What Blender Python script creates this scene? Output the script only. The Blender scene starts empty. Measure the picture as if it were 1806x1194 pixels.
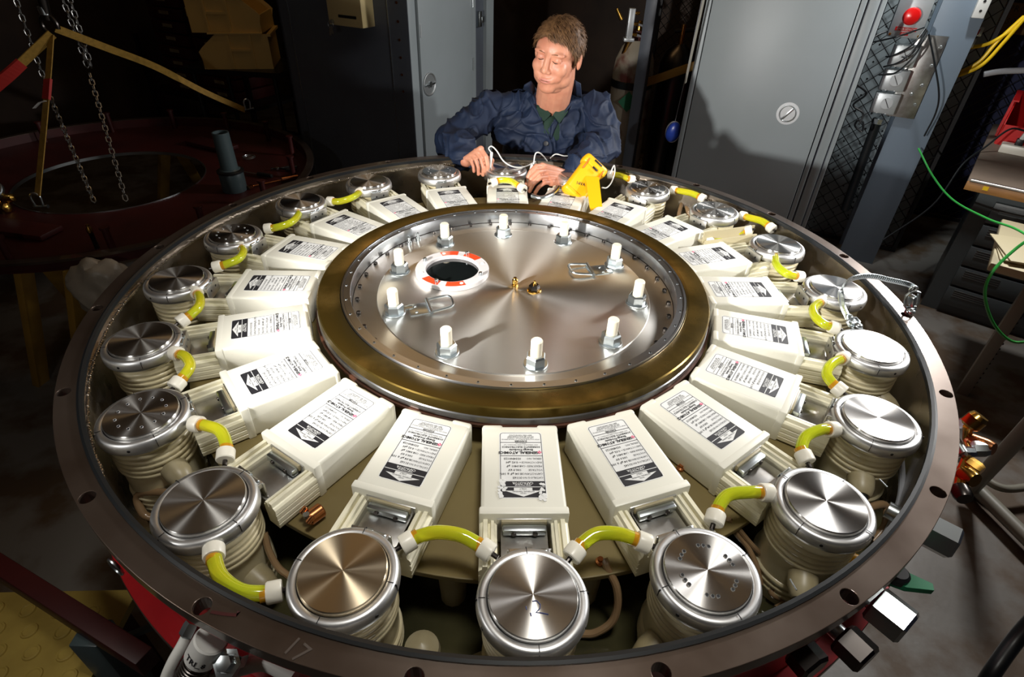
import bpy, bmesh, math, random
from mathutils import Vector, Matrix, noise as mnoise
random.seed(7)
PI = math.pi
sc = bpy.context.scene
COL = sc.collection

# ------------------------------------------------------------------ camera
cam_d = bpy.data.cameras.new('camera')
cam = bpy.data.objects.new('camera', cam_d)
COL.objects.link(cam)
cam_d.sensor_width = 36.0
cam_d.lens = 1004.172 * 36.0 / 1806.0
cam_d.clip_start = 0.02
th, ro, ya = 0.6302, 0.0392, 0.0034
Fw = Vector((math.sin(ya)*math.cos(th), math.cos(ya)*math.cos(th), -math.sin(th)))
Rt = Vector((math.cos(ya), -math.sin(ya), 0)); Up = Rt.cross(Fw)
R2 = Rt*math.cos(ro) + Up*math.sin(ro); U2 = -Rt*math.sin(ro) + Up*math.cos(ro)
cam.matrix_world = Matrix(((R2.x, U2.x, -Fw.x, 0), (R2.y, U2.y, -Fw.y, -1.15083), (R2.z, U2.z, -Fw.z, 0.66843), (0, 0, 0, 1)))
sc.camera = cam

# ------------------------------------------------------------------ world, lights, exposure
w = bpy.data.worlds.new('world'); sc.world = w; w.use_nodes = True
bg = w.node_tree.nodes['Background']; bg.inputs[0].default_value = (0.9, 0.95, 1.0, 1); bg.inputs[1].default_value = 0.012
sc.view_settings.view_transform = 'Standard'
sc.view_settings.look = 'None'
sc.view_settings.exposure = 0.0
sc.view_settings.gamma = 1.0
sc.view_settings.use_curve_mapping = False
def look(o, target):
    d = (Vector(target) - o.location).normalized()
    o.rotation_euler = d.to_track_quat('-Z', 'Y').to_euler()
def spot(name, loc, target, power, size, blend, radius, color):
    l = bpy.data.lights.new(name, 'SPOT'); l.energy = power; l.spot_size = math.radians(size); l.spot_blend = blend
    l.shadow_soft_size = radius; l.color = color
    o = bpy.data.objects.new(name, l); COL.objects.link(o); o.location = loc; look(o, target); return o
def area(name, loc, target, power, sx, sy, color):
    l = bpy.data.lights.new(name, 'AREA'); l.shape = 'RECTANGLE'; l.size = sx; l.size_y = sy; l.energy = power; l.color = color
    o = bpy.data.objects.new(name, l); COL.objects.link(o); o.location = loc; look(o, target); return o
spot('flash_left', (-0.83, -0.88, 0.40), (1.50, 1.86, 0.05), 200, 70, 1.0, 0.035, (1.0, 0.97, 0.92))
spot('flash_right', (1.50, -0.06, 0.50), (-0.35, 0.75, 0.05), 50, 140, 1.0, 0.035, (1.0, 0.98, 0.95))
fp = bpy.data.lights.new('flash_left_spill', 'POINT'); fp.energy = 5.0; fp.shadow_soft_size = 0.04; fp.color = (1.0, 0.97, 0.92)
fo = bpy.data.objects.new('flash_left_spill', fp); COL.objects.link(fo); fo.location = (-0.90, -0.93, 0.38)
area('flash_back_right', (2.05, 1.35, 0.95), (0.75, 0.0, 0.0), 40, 0.30, 0.30, (1.0, 0.98, 0.96))
spot('overhead_fill', (0.25, -0.75, 2.2), (0.12, -0.12, 0.0), 115, 52, 0.6, 0.22, (1.0, 0.97, 0.90))  # added fill from above for the tank, stands for no fixture
spot('bay_board_fill', tuple(Vector((math.cos(math.radians(26.5)), -math.sin(math.radians(26.5)), 0))*0.80 + Vector((math.sin(math.radians(26.5)), math.cos(math.radians(26.5)), 0))*2.25 + Vector((0, 0, 1.55))), (2.20, 2.42, 0.0), 80, 44, 0.6, 0.05, (0.95, 1.0, 1.0))  # unseen fill, added to brighten the pale board behind the mesh
area('ceiling_lamp_back', (-0.3, 2.4, 2.25), (-0.1, 1.2, 0.0), 5, 2.2, 0.5, (1.0, 0.62, 0.28))

# ------------------------------------------------------------------ materials
def mat(name, col, rough=0.5, metal=0.0, col2=None, scale=8.0, bump=0.0, bscale=60.0, contrast=(0.4, 0.65), spec=0.5,
        emit=None, aniso=0.0, tangent=None, trans=0.0, coat=0.0, stretch=None, rough2=None, alpha=1.0, sss=0.0):
    m = bpy.data.materials.new(name); m.use_nodes = True
    nt = m.node_tree; N = nt.nodes; L = nt.links; b = N['Principled BSDF']
    b.inputs['Base Color'].default_value = (*col, 1); b.inputs['Roughness'].default_value = rough
    b.inputs['Metallic'].default_value = metal; b.inputs['Specular IOR Level'].default_value = spec
    b.inputs['Transmission Weight'].default_value = trans; b.inputs['Coat Weight'].default_value = coat
    b.inputs['Alpha'].default_value = alpha
    if sss:
        b.inputs['Subsurface Weight'].default_value = sss; b.inputs['Subsurface Radius'].default_value = (0.01, 0.008, 0.004)
        b.inputs['Subsurface Scale'].default_value = 1.0
    tc = N.new('ShaderNodeTexCoord'); mp = N.new('ShaderNodeMapping'); L.new(tc.outputs['Object'], mp.inputs[0])
    if stretch: mp.inputs['Scale'].default_value = stretch
    if col2 is not None:
        n = N.new('ShaderNodeTexNoise'); n.inputs['Scale'].default_value = scale; n.inputs['Detail'].default_value = 6
        L.new(mp.outputs[0], n.inputs[0])
        r = N.new('ShaderNodeValToRGB'); r.color_ramp.elements[0].position = contrast[0]; r.color_ramp.elements[1].position = contrast[1]
        r.color_ramp.elements[0].color = (*col, 1); r.color_ramp.elements[1].color = (*col2, 1)
        L.new(n.outputs[0], r.inputs[0]); L.new(r.outputs[0], b.inputs['Base Color'])
        if rough2 is not None:
            mr = N.new('ShaderNodeMapRange'); mr.inputs[1].default_value = contrast[0]; mr.inputs[2].default_value = contrast[1]
            mr.inputs[3].default_value = rough; mr.inputs[4].default_value = rough2
            L.new(n.outputs[0], mr.inputs[0]); L.new(mr.outputs[0], b.inputs['Roughness'])
    if bump:
        n2 = N.new('ShaderNodeTexNoise'); n2.inputs['Scale'].default_value = bscale; n2.inputs['Detail'].default_value = 4
        L.new(mp.outputs[0], n2.inputs[0])
        bp = N.new('ShaderNodeBump'); bp.inputs['Strength'].default_value = bump; bp.inputs['Distance'].default_value = 0.004
        L.new(n2.outputs[0], bp.inputs['Height']); L.new(bp.outputs[0], b.inputs['Normal'])
    if aniso:
        b.inputs['Anisotropic'].default_value = aniso
        t = N.new('ShaderNodeTangent'); t.direction_type = 'RADIAL'; t.axis = 'Z'; L.new(t.outputs[0], b.inputs['Tangent']); b.inputs['Anisotropic Rotation'].default_value = 0.25
    if emit: b.inputs['Emission Color'].default_value = (*emit[0], 1); b.inputs['Emission Strength'].default_value = emit[1]
    return m
M = {}
M['turned'] = mat('turned_aluminium', (0.76, 0.75, 0.73), 0.27, 1.0, aniso=0.96)
M['turned_gold_reflection'] = mat('aluminium_painted_gold_reflection', (0.76, 0.64, 0.46), 0.30, 1.0, aniso=0.94)  # turned aluminium with a warm reflection painted into its colour
M['cast'] = mat('machined_aluminium', (0.78, 0.79, 0.80), 0.42, 1.0, col2=(0.70, 0.70, 0.70), scale=30)
M['bracket'] = mat('bracket_aluminium', (0.62, 0.62, 0.61), 0.36, 1.0, col2=(0.45, 0.43, 0.4), scale=25)
M['plate'] = mat('brushed_plate', (0.74, 0.73, 0.70), 0.36, 1.0, col2=(0.66, 0.64, 0.60), scale=5, aniso=0.85, contrast=(0.35, 0.7))
M['steelring'] = mat('steel_ring', (0.55, 0.56, 0.58), 0.28, 1.0, aniso=0.5)
M['flange'] = mat('weathered_steel_flange', (0.085, 0.056, 0.040), 0.32, 0.72, col2=(0.140, 0.108, 0.088), scale=7, coat=0.35, rough2=0.42, contrast=(0.3, 0.72))
M['brass'] = mat('oily_brass', (0.11, 0.073, 0.014), 0.32, 0.85, col2=(0.36, 0.235, 0.065), scale=5, contrast=(0.52, 0.68), rough2=0.22, aniso=0.5)
M['tankin'] = mat('tank_inner_steel', (0.34, 0.31, 0.27), 0.20, 0.95, col2=(0.52, 0.45, 0.38), scale=6, bump=0.25, bscale=14, rough2=0.38)
M['oil'] = mat('dark_oily_bottom', (0.022, 0.021, 0.010), 0.12, 0.0, col2=(0.05, 0.045, 0.02), scale=5, coat=0.5)
M['rubber'] = mat('black_rubber', (0.012, 0.014, 0.016), 0.35)
M['red'] = mat('red_paint', (0.52, 0.015, 0.02), 0.32, coat=0.3, col2=(0.42, 0.012, 0.018), scale=12)
M['darkred'] = mat('red_oxide_paint', (0.060, 0.006, 0.005), 0.5, col2=(0.040, 0.004, 0.004), scale=6)
M['cream'] = mat('cream_plastic', (0.86, 0.85, 0.76), 0.38, col2=(0.82, 0.80, 0.69), scale=4, sss=0.0)
M['creamrib'] = mat('yellowed_cream_plastic', (0.84, 0.80, 0.62), 0.35, col2=(0.78, 0.68, 0.40), scale=9, contrast=(0.5, 0.75))
M['whiterib'] = mat('white_insulator', (0.70, 0.63, 0.43), 0.28, col2=(0.56, 0.48, 0.28), scale=7, coat=0.3)
M['base'] = mat('olive_cream_board', (0.20, 0.155, 0.062), 0.42, col2=(0.155, 0.115, 0.042), scale=5)
M['nylon'] = mat('nylon', (0.85, 0.78, 0.62), 0.4)
M['cap'] = mat('ivory_end_cap', (0.86, 0.83, 0.72), 0.33)
M['zinc'] = mat('zinc_steel', (0.55, 0.60, 0.62), 0.3, 1.0)
M['darksteel'] = mat('dark_screw_steel', (0.10, 0.09, 0.085), 0.28, 1.0)
M['goldbrass'] = mat('bright_brass', (0.62, 0.36, 0.08), 0.22, 1.0)
M['copper'] = mat('copper', (0.55, 0.22, 0.09), 0.25, 1.0)
M['black'] = mat('black_paint', (0.008, 0.008, 0.009), 0.4)
M['ink'] = mat('black_ink', (0.02, 0.02, 0.025), 0.5)
M['blueink'] = mat('blue_ink', (0.05, 0.06, 0.16), 0.5)
M['paper'] = mat('label_foil', (0.84, 0.85, 0.84), 0.45, col2=(0.77, 0.78, 0.78), scale=20)
M['pink'] = mat('pink_print', (0.85, 0.12, 0.25), 0.5)
M['tube'] = mat('yellow_green_liquid_tube', (0.72, 0.84, 0.03), 0.10, trans=0.40, coat=0.7, col2=(0.90, 0.78, 0.03), scale=14, contrast=(0.35, 0.7))
M['amber'] = mat('amber_tube_end', (0.80, 0.38, 0.02), 0.15, trans=0.3, coat=0.5)
M['hose'] = mat('brown_clear_hose', (0.30, 0.19, 0.10), 0.2, coat=0.5, trans=0.15)
M['acrylic'] = mat('frosted_acrylic', (0.86, 0.82, 0.82), 0.22, trans=0.25, coat=0.4)
M['acrylicred'] = mat('red_shim_in_acrylic', (0.75, 0.07, 0.02), 0.2, coat=0.5)
M['glassdark'] = mat('dark_window_glass', (0.006, 0.008, 0.008), 0.06, coat=0.5)
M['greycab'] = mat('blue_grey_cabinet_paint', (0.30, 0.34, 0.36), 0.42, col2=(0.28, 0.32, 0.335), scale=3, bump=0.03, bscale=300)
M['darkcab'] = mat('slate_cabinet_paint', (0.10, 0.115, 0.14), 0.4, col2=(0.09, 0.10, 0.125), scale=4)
M['bluegrey'] = mat('blue_grey_column_paint', (0.19, 0.24, 0.30), 0.42, bump=0.03, bscale=200)
M['galv'] = mat('galvanised_box', (0.62, 0.66, 0.68), 0.4, 0.6)
M['mesh'] = mat('dark_wire', (0.03, 0.03, 0.032), 0.5, 0.5)
M['navywall'] = mat('navy_wall_paint', (0.012, 0.018, 0.07), 0.6, col2=(0.010, 0.014, 0.05), scale=2)
M['concrete'] = mat('stained_concrete', (0.17, 0.16, 0.145), 0.38, col2=(0.088, 0.058, 0.034), scale=4.2, bump=0.15, bscale=40, contrast=(0.44, 0.58), rough2=0.6)
M['darkwall'] = mat('dark_wall_boards', (0.055, 0.035, 0.025), 0.7, col2=(0.03, 0.02, 0.016), scale=3)
M['ceil'] = mat('warm_ceiling', (0.45, 0.33, 0.22), 0.8)
M['skin'] = mat('skin', (0.66, 0.30, 0.19), 0.45, col2=(0.58, 0.23, 0.145), scale=22, sss=0.12, contrast=(0.42, 0.7))
M['lip'] = mat('lip', (0.58, 0.22, 0.17), 0.4)
M['hair'] = mat('light_brown_hair', (0.165, 0.082, 0.032), 0.62, col2=(0.085, 0.040, 0.016), scale=90)
M['brow'] = mat('sandy_brow', (0.22, 0.10, 0.05), 0.6)
M['weld'] = mat('bright_weld', (0.75, 0.70, 0.64), 0.25, 1.0)
M['lash'] = mat('dark_lash', (0.06, 0.03, 0.02), 0.6)
M['navy'] = mat('navy_cotton', (0.0065, 0.018, 0.052), 0.7, col2=(0.0045, 0.012, 0.036), scale=10, bump=0.12, bscale=500)
M['green'] = mat('dark_green_shirt', (0.007, 0.030, 0.018), 0.8)
M['trouser'] = mat('charcoal_trousers', (0.03, 0.03, 0.035), 0.8)
M['yellow'] = mat('yellow_rubber', (0.90, 0.46, 0.005), 0.38)
M['strap'] = mat('yellow_webbing', (0.35, 0.20, 0.03), 0.7, col2=(0.26, 0.15, 0.02), scale=60, bump=0.3, bscale=500)
M['strapred'] = mat('red_sleeve', (0.38, 0.02, 0.015), 0.6)
M['chain'] = mat('chain_steel', (0.35, 0.35, 0.34), 0.35, 1.0)
M['yellowpaint'] = mat('ochre_paint', (0.42, 0.24, 0.035), 0.5, col2=(0.34, 0.19, 0.03), scale=9)
M['tread'] = mat('yellow_tread_paint', (0.50, 0.36, 0.08), 0.5, col2=(0.40, 0.28, 0.06), scale=10, bump=0.2, bscale=60)
M['bin'] = mat('yellow_bin', (0.78, 0.54, 0.17), 0.5)
M['redbin'] = mat('red_bin', (0.60, 0.01, 0.01), 0.4)
M['wood'] = mat('worn_wood', (0.42, 0.20, 0.05), 0.5, col2=(0.30, 0.13, 0.03), scale=8, stretch=(1, 6, 6))
M['bench'] = mat('bench_top', (0.22, 0.17, 0.13), 0.6, col2=(0.17, 0.13, 0.10), scale=5)
M['drawer'] = mat('grey_drawer_paint', (0.075, 0.09, 0.095), 0.4)
M['white'] = mat('white_plastic', (0.75, 0.75, 0.72), 0.35)
M['whitetube'] = mat('white_tube', (0.80, 0.80, 0.76), 0.3)
M['ivory'] = mat('ivory_box_paint', (0.62, 0.50, 0.25), 0.4)
M['greencable'] = mat('green_cable', (0.04, 0.42, 0.07), 0.35)
M['yellowcable'] = mat('yellow_cable', (0.85, 0.55, 0.01), 0.35)
M['greyhose'] = mat('grey_hose', (0.32, 0.33, 0.36), 0.4)
M['cylpaint'] = mat('worn_cylinder_paint', (0.36, 0.32, 0.25), 0.45, col2=(0.13, 0.03, 0.02), scale=4, contrast=(0.52, 0.6))
M['blue'] = mat('blue_plastic', (0.02, 0.06, 0.40), 0.3)
M['brown'] = mat('brown_paper', (0.28, 0.17, 0.09), 0.7, col2=(0.22, 0.13, 0.07), scale=8)
M['greenpl'] = mat('green_plastic', (0.01, 0.16, 0.07), 0.3)
M['greypvc'] = mat('grey_pvc', (0.06, 0.085, 0.09), 0.35)
M['cartpaint'] = mat('grey_green_pipe_paint', (0.22, 0.21, 0.17), 0.45)
M['beige'] = mat('beige_card', (0.50, 0.44, 0.28), 0.6)
M['signgreen'] = mat('green_label', (0.02, 0.22, 0.10), 0.5)
M['redbtn'] = mat('red_button', (0.85, 0.01, 0.01), 0.25, coat=0.6)
M['sign'] = mat('brown_sign', (0.14, 0.075, 0.02), 0.6)
M['clip'] = mat('pale_polymer', (0.38, 0.33, 0.21), 0.4, col2=(0.30, 0.25, 0.14), scale=20)
M['rust'] = mat('rusty_ring', (0.10, 0.035, 0.015), 0.5, 0.4, col2=(0.05, 0.02, 0.012), scale=12)
M['faint'] = mat('faint_ink', (0.12, 0.095, 0.08), 0.5, 0.5)
M['nonspec'] = mat('satin_zinc', (0.50, 0.53, 0.54), 0.45, 0.9)

# ------------------------------------------------------------------ mesh helpers
def vec(*a): return Vector(a)
class MB:
    """collects shapes in one mesh; materials by slot index"""
    def __init__(s): s.v = []; s.f = []; s.m = []; s.cur = 0
    def add(s, vs, fs):
        k = len(s.v); s.v += [tuple(p) for p in vs]; s.f += [tuple(i + k for i in f) for f in fs]; s.m += [s.cur]*len(fs); return s
    def bm(s, b, mtx=None):
        b.verts.ensure_lookup_table()
        vs = [(mtx @ q.co if mtx else q.co) for q in b.verts]; fs = [[q.index for q in f.verts] for f in b.faces]
        b.free(); return s.add(vs, fs)
    def box(s, c, size, rot=None, bevel=0.0, seg=2):
        b = bmesh.new(); bmesh.ops.create_cube(b, size=1.0)
        for q in b.verts: q.co = Vector((q.co.x*size[0], q.co.y*size[1], q.co.z*size[2]))
        if bevel: bmesh.ops.bevel(b, geom=b.edges[:], offset=bevel, segments=seg, profile=0.5, affect='EDGES')
        b.verts.index_update()
        mt = Matrix.Translation(Vector(c)) @ (rot.to_4x4() if rot else Matrix.Identity(4))
        return s.bm(b, mt)
    def lathe(s, prof, seg=32, c=(0, 0, 0), axis=None, a0=0.0, a1=2*PI):
        q = Vector((0, 0, 1)).rotation_difference(Vector(axis).normalized()) if axis is not None else None
        full = abs(a1 - a0 - 2*PI) < 1e-6; n = seg if full else seg + 1
        vs = []
        for r, z in prof:
            for i in range(n):
                a = a0 + (a1 - a0)*i/seg; p = Vector((r*math.cos(a), r*math.sin(a), z))
                if q: p = q @ p
                vs.append(p + Vector(c))
        fs = []
        for j in range(len(prof) - 1):
            for i in range(seg):
                i2 = (i + 1) % n if full else i + 1
                fs.append((j*n + i, j*n + i2, (j + 1)*n + i2, (j + 1)*n + i))
        if prof[0][0] > 1e-6 and full and getattr(s, 'capit', True) and not s._closed(prof): fs.append(tuple(range(n))[::-1])
        if prof[-1][0] > 1e-6 and full and not s._closed(prof): fs.append(tuple((len(prof) - 1)*n + i for i in range(n)))
        return s.add(vs, fs)
    def _closed(s, prof): return abs(prof[0][0] - prof[-1][0]) < 1e-6 and abs(prof[0][1] - prof[-1][1]) < 1e-6
    def cyl(s, p0, p1, r0, r1=None, seg=16, bev=0.0):
        p0, p1 = Vector(p0), Vector(p1); d = p1 - p0; L = d.length
        r1 = r0 if r1 is None else r1
        pr = [(r0 - bev, 0), (r0, bev), (r1, L - bev), (r1 - bev, L)] if bev else [(r0, 0), (r1, L)]
        return s.lathe(pr, seg, p0, d)
    def hexa(s, c, r, h, axis=(0, 0, 1), a0=0.3):
        return s.lathe([(r*0.9, 0), (r, h*0.12), (r, h*0.88), (r*0.9, h)], 6, c, axis, a0, a0 + 2*PI)
    def sphere(s, c, r, seg=16, rot=None):
        if not hasattr(r, '__len__'): r = (r, r, r)
        vs = []; n = seg; k = seg//2
        for j in range(k + 1):
            t = PI*j/k
            for i in range(n):
                a = 2*PI*i/n; p = Vector((r[0]*math.sin(t)*math.cos(a), r[1]*math.sin(t)*math.sin(a), r[2]*math.cos(t)))
                if rot: p = rot @ p
                vs.append(p + Vector(c))
        fs = [(j*n + i, (j + 1)*n + i, (j + 1)*n + (i + 1) % n, j*n + (i + 1) % n) for j in range(k) for i in range(n)]
        b = bmesh.new(); bv = [b.verts.new(p) for p in vs]
        for f in fs:
            try: b.faces.new([bv[i] for i in f])
            except ValueError: pass
        bmesh.ops.remove_doubles(b, verts=b.verts[:], dist=1e-6); b.verts.index_update()
        return s.bm(b)
    def tube(s, pts, r, seg=8, closed=False, caps=True):
        pts = [Vector(p) for p in pts]; n = len(pts)
        rr = r if hasattr(r, '__len__') else [r]*n
        vs = []; up = None
        for i, p in enumerate(pts):
            if closed: t = pts[(i + 1) % n] - pts[i - 1]
            else: t = pts[min(i + 1, n - 1)] - pts[max(i - 1, 0)]
            t = t.normalized() if t.length > 1e-9 else Vector((0, 0, 1))
            if up is None: up = Vector((0, 0, 1)) if abs(t.z) < 0.9 else Vector((1, 0, 0))
            a = t.cross(up); a = a.normalized() if a.length > 1e-6 else t.orthogonal().normalized()
            up = a.cross(t).normalized()
            for k in range(seg):
                g = 2*PI*k/seg; vs.append(p + (a*math.cos(g) + up*math.sin(g))*rr[i])
        fs = []
        for i in range(n if closed else n - 1):
            j = (i + 1) % n
            for k in range(seg): fs.append((i*seg + k, i*seg + (k + 1) % seg, j*seg + (k + 1) % seg, j*seg + k))
        if not closed and caps: fs += [tuple(range(seg))[::-1], tuple((n - 1)*seg + k for k in range(seg))]
        return s.add(vs, fs)
    def ribbon(s, pts, w, t, side):
        """flat strap: width w along the vectors in side, thickness t"""
        pts = [Vector(p) for p in pts]; n = len(pts); vs = []
        for i, p in enumerate(pts):
            tg = (pts[min(i + 1, n - 1)] - pts[max(i - 1, 0)]).normalized()
            sd = Vector(side[i] if hasattr(side[0], '__len__') else side); sd = (sd - tg*sd.dot(tg)).normalized(); nr = tg.cross(sd)
            for a, b in ((-1, -1), (1, -1), (1, 1), (-1, 1)): vs.append(p + sd*a*w/2 + nr*b*t/2)
        fs = [(i*4 + k, i*4 + (k + 1) % 4, i*4 + 4 + (k + 1) % 4, i*4 + 4 + k) for i in range(n - 1) for k in range(4)]
        fs += [(3, 2, 1, 0), tuple((n - 1)*4 + k for k in range(4))]
        return s.add(vs, fs)
    def prism(s, poly, z0, z1, mtx=None):
        n = len(poly); vs = [Vector((x, y, z0)) for x, y in poly] + [Vector((x, y, z1)) for x, y in poly]
        if mtx: vs = [mtx @ q for q in vs]
        return s.add(vs, [tuple(range(n))[::-1], tuple(range(n, 2*n))] + [(i, (i + 1) % n, n + (i + 1) % n, n + i) for i in range(n)])
    def build(s, name, m, parent=None, smooth=True, angle=35, origin=None):
        me = bpy.data.meshes.new(name)
        vs = s.v
        if origin is not None: o_ = Vector(origin); vs = [tuple(Vector(p) - o_) for p in vs]
        me.from_pydata(vs, [], s.f); me.validate(); me.update()
        for x in (m if isinstance(m, (list, tuple)) else [m]): me.materials.append(x)
        if len(me.polygons) == len(s.m): me.polygons.foreach_set('material_index', s.m)
        b = bmesh.new(); b.from_mesh(me); bmesh.ops.recalc_face_normals(b, faces=b.faces[:]); b.to_mesh(me); b.free()
        if smooth:
            me.polygons.foreach_set('use_smooth', [True]*len(me.polygons)); me.set_sharp_from_angle(angle=math.radians(angle))
        o = bpy.data.objects.new(name, me); COL.objects.link(o)
        if origin is not None: o.location = origin
        if parent: o.parent = parent
        return o
def tag(o, label=None, cat=None, group=None, kind=None):
    if label: o['label'] = label
    if cat: o['category'] = cat
    if group: o['group'] = group
    if kind: o['kind'] = kind
    return o
def empty(name, loc=(0, 0, 0), rz=0.0, label=None, cat=None, group=None, parent=None):
    o = bpy.data.objects.new(name, None); o.empty_display_size = 0.05; COL.objects.link(o)
    o.location = loc; o.rotation_euler = (0, 0, rz)
    if parent: o.parent = parent
    return tag(o, label, cat, group)
def copy_tree(o, parent=None):
    c = o.copy(); COL.objects.link(c); c.parent = parent
    for ch in list(o.children): copy_tree(ch, c)
    return c
def bez(pts, n=8):
    """smooth Catmull-Rom path through pts"""
    P = [Vector(p) for p in pts]; P = [P[0]*2 - P[1]] + P + [P[-1]*2 - P[-2]]; out = []
    for i in range(1, len(P) - 2):
        for k in range(n):
            t = k/n; a, b, c, d = P[i - 1:i + 3]
            out.append(0.5*((2*b) + (c - a)*t + (2*a - 5*b + 4*c - d)*t*t + (3*b - a - 3*c + d)*t*t*t))
    out.append(P[-2]); return out
def bake(o):
    dg = bpy.context.evaluated_depsgraph_get(); dg.update()
    me = bpy.data.meshes.new_from_object(o.evaluated_get(dg)); o.modifiers.clear(); old = o.data; o.data = me; return me
def curve_plate(loops, z0, z1, bevel=0.0):
    """flat plate with real holes from closed outlines; returns (verts, faces)"""
    cu = bpy.data.curves.new('tmp', 'CURVE'); cu.dimensions = '2D'; cu.fill_mode = 'BOTH'; cu.extrude = (z1 - z0)/2 - bevel; cu.bevel_depth = bevel; cu.bevel_resolution = 1
    for lp in loops:
        sp = cu.splines.new('POLY'); sp.points.add(len(lp) - 1)
        for i, (x, y) in enumerate(lp): sp.points[i].co = (x, y, 0, 1)
        sp.use_cyclic_u = True
    o = bpy.data.objects.new('tmp', cu); COL.objects.link(o)
    dg = bpy.context.evaluated_depsgraph_get(); dg.update()
    me = bpy.data.meshes.new_from_object(o.evaluated_get(dg))
    zc = (z0 + z1)/2
    vs = [(q.co.x, q.co.y, q.co.z + zc) for q in me.vertices]; fs = [tuple(p.vertices) for p in me.polygons]
    bpy.data.objects.remove(o); bpy.data.meshes.remove(me); return vs, fs
def circle(r, n=32, cx=0, cy=0, a0=0): return [(cx + r*math.cos(a0 + 2*PI*i/n), cy + r*math.sin(a0 + 2*PI*i/n)) for i in range(n)]
def text_mesh(body, size, loc=(0, 0, 0), rot=None, align='CENTER', ext=0.0, bold=0.0):
    cu = bpy.data.curves.new('t', 'FONT'); cu.body = body; cu.size = size; cu.align_x = align; cu.align_y = 'CENTER'; cu.resolution_u = 1; cu.extrude = ext; cu.offset = bold
    o = bpy.data.objects.new('t', cu); COL.objects.link(o)
    dg = bpy.context.evaluated_depsgraph_get(); dg.update()
    me = bpy.data.meshes.new_from_object(o.evaluated_get(dg))
    mt = Matrix.Translation(Vector(loc)) @ (rot.to_4x4() if rot else Matrix.Identity(4))
    vs = [tuple(mt @ q.co) for q in me.vertices]; fs = [tuple(p.vertices) for p in me.polygons]
    bpy.data.objects.remove(o); bpy.data.meshes.remove(me); return vs, fs
def rrect(x0, y0, x1, y1, r, n=5):
    out = []
    for cx, cy, a in ((x1 - r, y1 - r, 0), (x0 + r, y1 - r, 90), (x0 + r, y0 + r, 180), (x1 - r, y0 + r, 270)):
        for i in range(n + 1): g = math.radians(a + 90*i/n); out.append((cx + r*math.cos(g), cy + r*math.sin(g)))
    return out
PHI = math.radians(26.5)
UX = Vector((math.cos(PHI), -math.sin(PHI), 0)); VX = Vector((math.sin(PHI), math.cos(PHI), 0)); ZX = Vector((0, 0, 1))
ROOM = Matrix((UX, VX, ZX)).transposed()      # room axes: x along the cabinets' fronts, y into the room
def ruv(u, v, z): return UX*u + VX*v + ZX*z
FLOOR = -0.95
HX, HY = 0.0037, 0.0045                        # centre of the hub
def unit_angle(i): return math.radians(-90 - 18*i) + 0.0433

# ================================================================== SETTING
def plane_box(name, c, size, m, rot=None):
    b = MB().box(c, size, rot); o = b.build(name, m, smooth=False); o['kind'] = 'structure'; return o
U0, U1, V0, V1, ZC = -4.6, 3.6, -3.2, 4.0, 2.1
plane_box('floor', ruv((U0 + U1)/2, (V0 + V1)/2, FLOOR - 0.05), (U1 - U0, V1 - V0, 0.1), M['concrete'], ROOM)
plane_box('ceiling', ruv((U0 + U1)/2, (V0 + V1)/2, ZC + 0.5), (U1 - U0, V1 - V0, 0.1), M['ceil'], ROOM)
wb = MB()
plane_box('wall_back', ruv((U0 + U1)/2 - 0.0, V1 + 0.05, (FLOOR + ZC + 0.5)/2), (U1 - U0, 0.1, ZC + 0.5 - FLOOR), M['darkwall'], ROOM)
plane_box('wall_front', ruv((U0 + U1)/2, V0 - 0.05, (FLOOR + ZC + 0.5)/2), (U1 - U0, 0.1, ZC + 0.5 - FLOOR), M['darkwall'], ROOM)
plane_box('wall_left', ruv(U0 - 0.05, (V0 + V1)/2, (FLOOR + ZC + 0.5)/2), (0.1, V1 - V0, ZC + 0.5 - FLOOR), M['darkwall'], ROOM)
plane_box('wall_right', ruv(U1 + 0.05, (V0 + V1)/2, (FLOOR + ZC + 0.5)/2), (0.1, V1 - V0, ZC + 0.5 - FLOOR), M['navywall'], ROOM)

# ================================================================== TANK
tank = empty('tank', (0, 0, FLOOR), label='big round open red steel tank with a weathered brown bolted rim, full of capacitors', cat='tank')
RO, RI, RH, RHOLE = 0.8865, 0.851, 0.873, 0.0118
hole_a0 = 2.0944
def up(o):          # keep world coordinates although the thing's empty stands on the floor
    o.location = Vector(o.location) - Vector((0, 0, FLOOR)); return o
loops = [circle(RO, 180), circle(RI, 160)] + [circle(RHOLE, 20, RH*math.cos(hole_a0 + k*PI/10), RH*math.sin(hole_a0 + k*PI/10)) for k in range(20)]
loops[0] = circle(RO, 200); loops[2:] = [circle(RHOLE, 20, (RH + 0.0005)*math.cos(hole_a0 + k*PI/10), (RH + 0.0005)*math.sin(hole_a0 + k*PI/10)) for k in range(20)]
b = MB(); b.add(*curve_plate(loops, -0.024, 0.0, 0.0008)); up(tag(b.build('rim_flange', M['flange'], tank, smooth=False), 'weathered brown steel rim flange with bolt holes'))
b = MB().lathe([(RO - 0.001, -0.003), (RO + 0.0006, -0.0035), (RO + 0.0006, -0.0255), (RO - 0.003, -0.0255), (RO - 0.001, -0.003)], 160)
up(tag(b.build('flange_underside', M['red'], tank), 'red painted lower edge of the flange'))
b = MB().lathe([(RI - 0.006, -0.006), (RI - 0.006, 0.003), (RI - 0.001, 0.0045), (RI + 0.003, 0.003), (RI + 0.003, 0.0005), (RI - 0.0005, -0.006), (RI - 0.006, -0.006)], 160)
up(tag(b.build('gasket', M['rubber'], tank), 'black rubber gasket strip round the inner lip'))
b = MB().lathe([(RI, -0.024), (RI, -0.20), (RI + 0.010, -0.20), (RI + 0.010, -0.024), (RI, -0.024)], 160); b.m = [0]*160 + [1]*160*3
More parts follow.
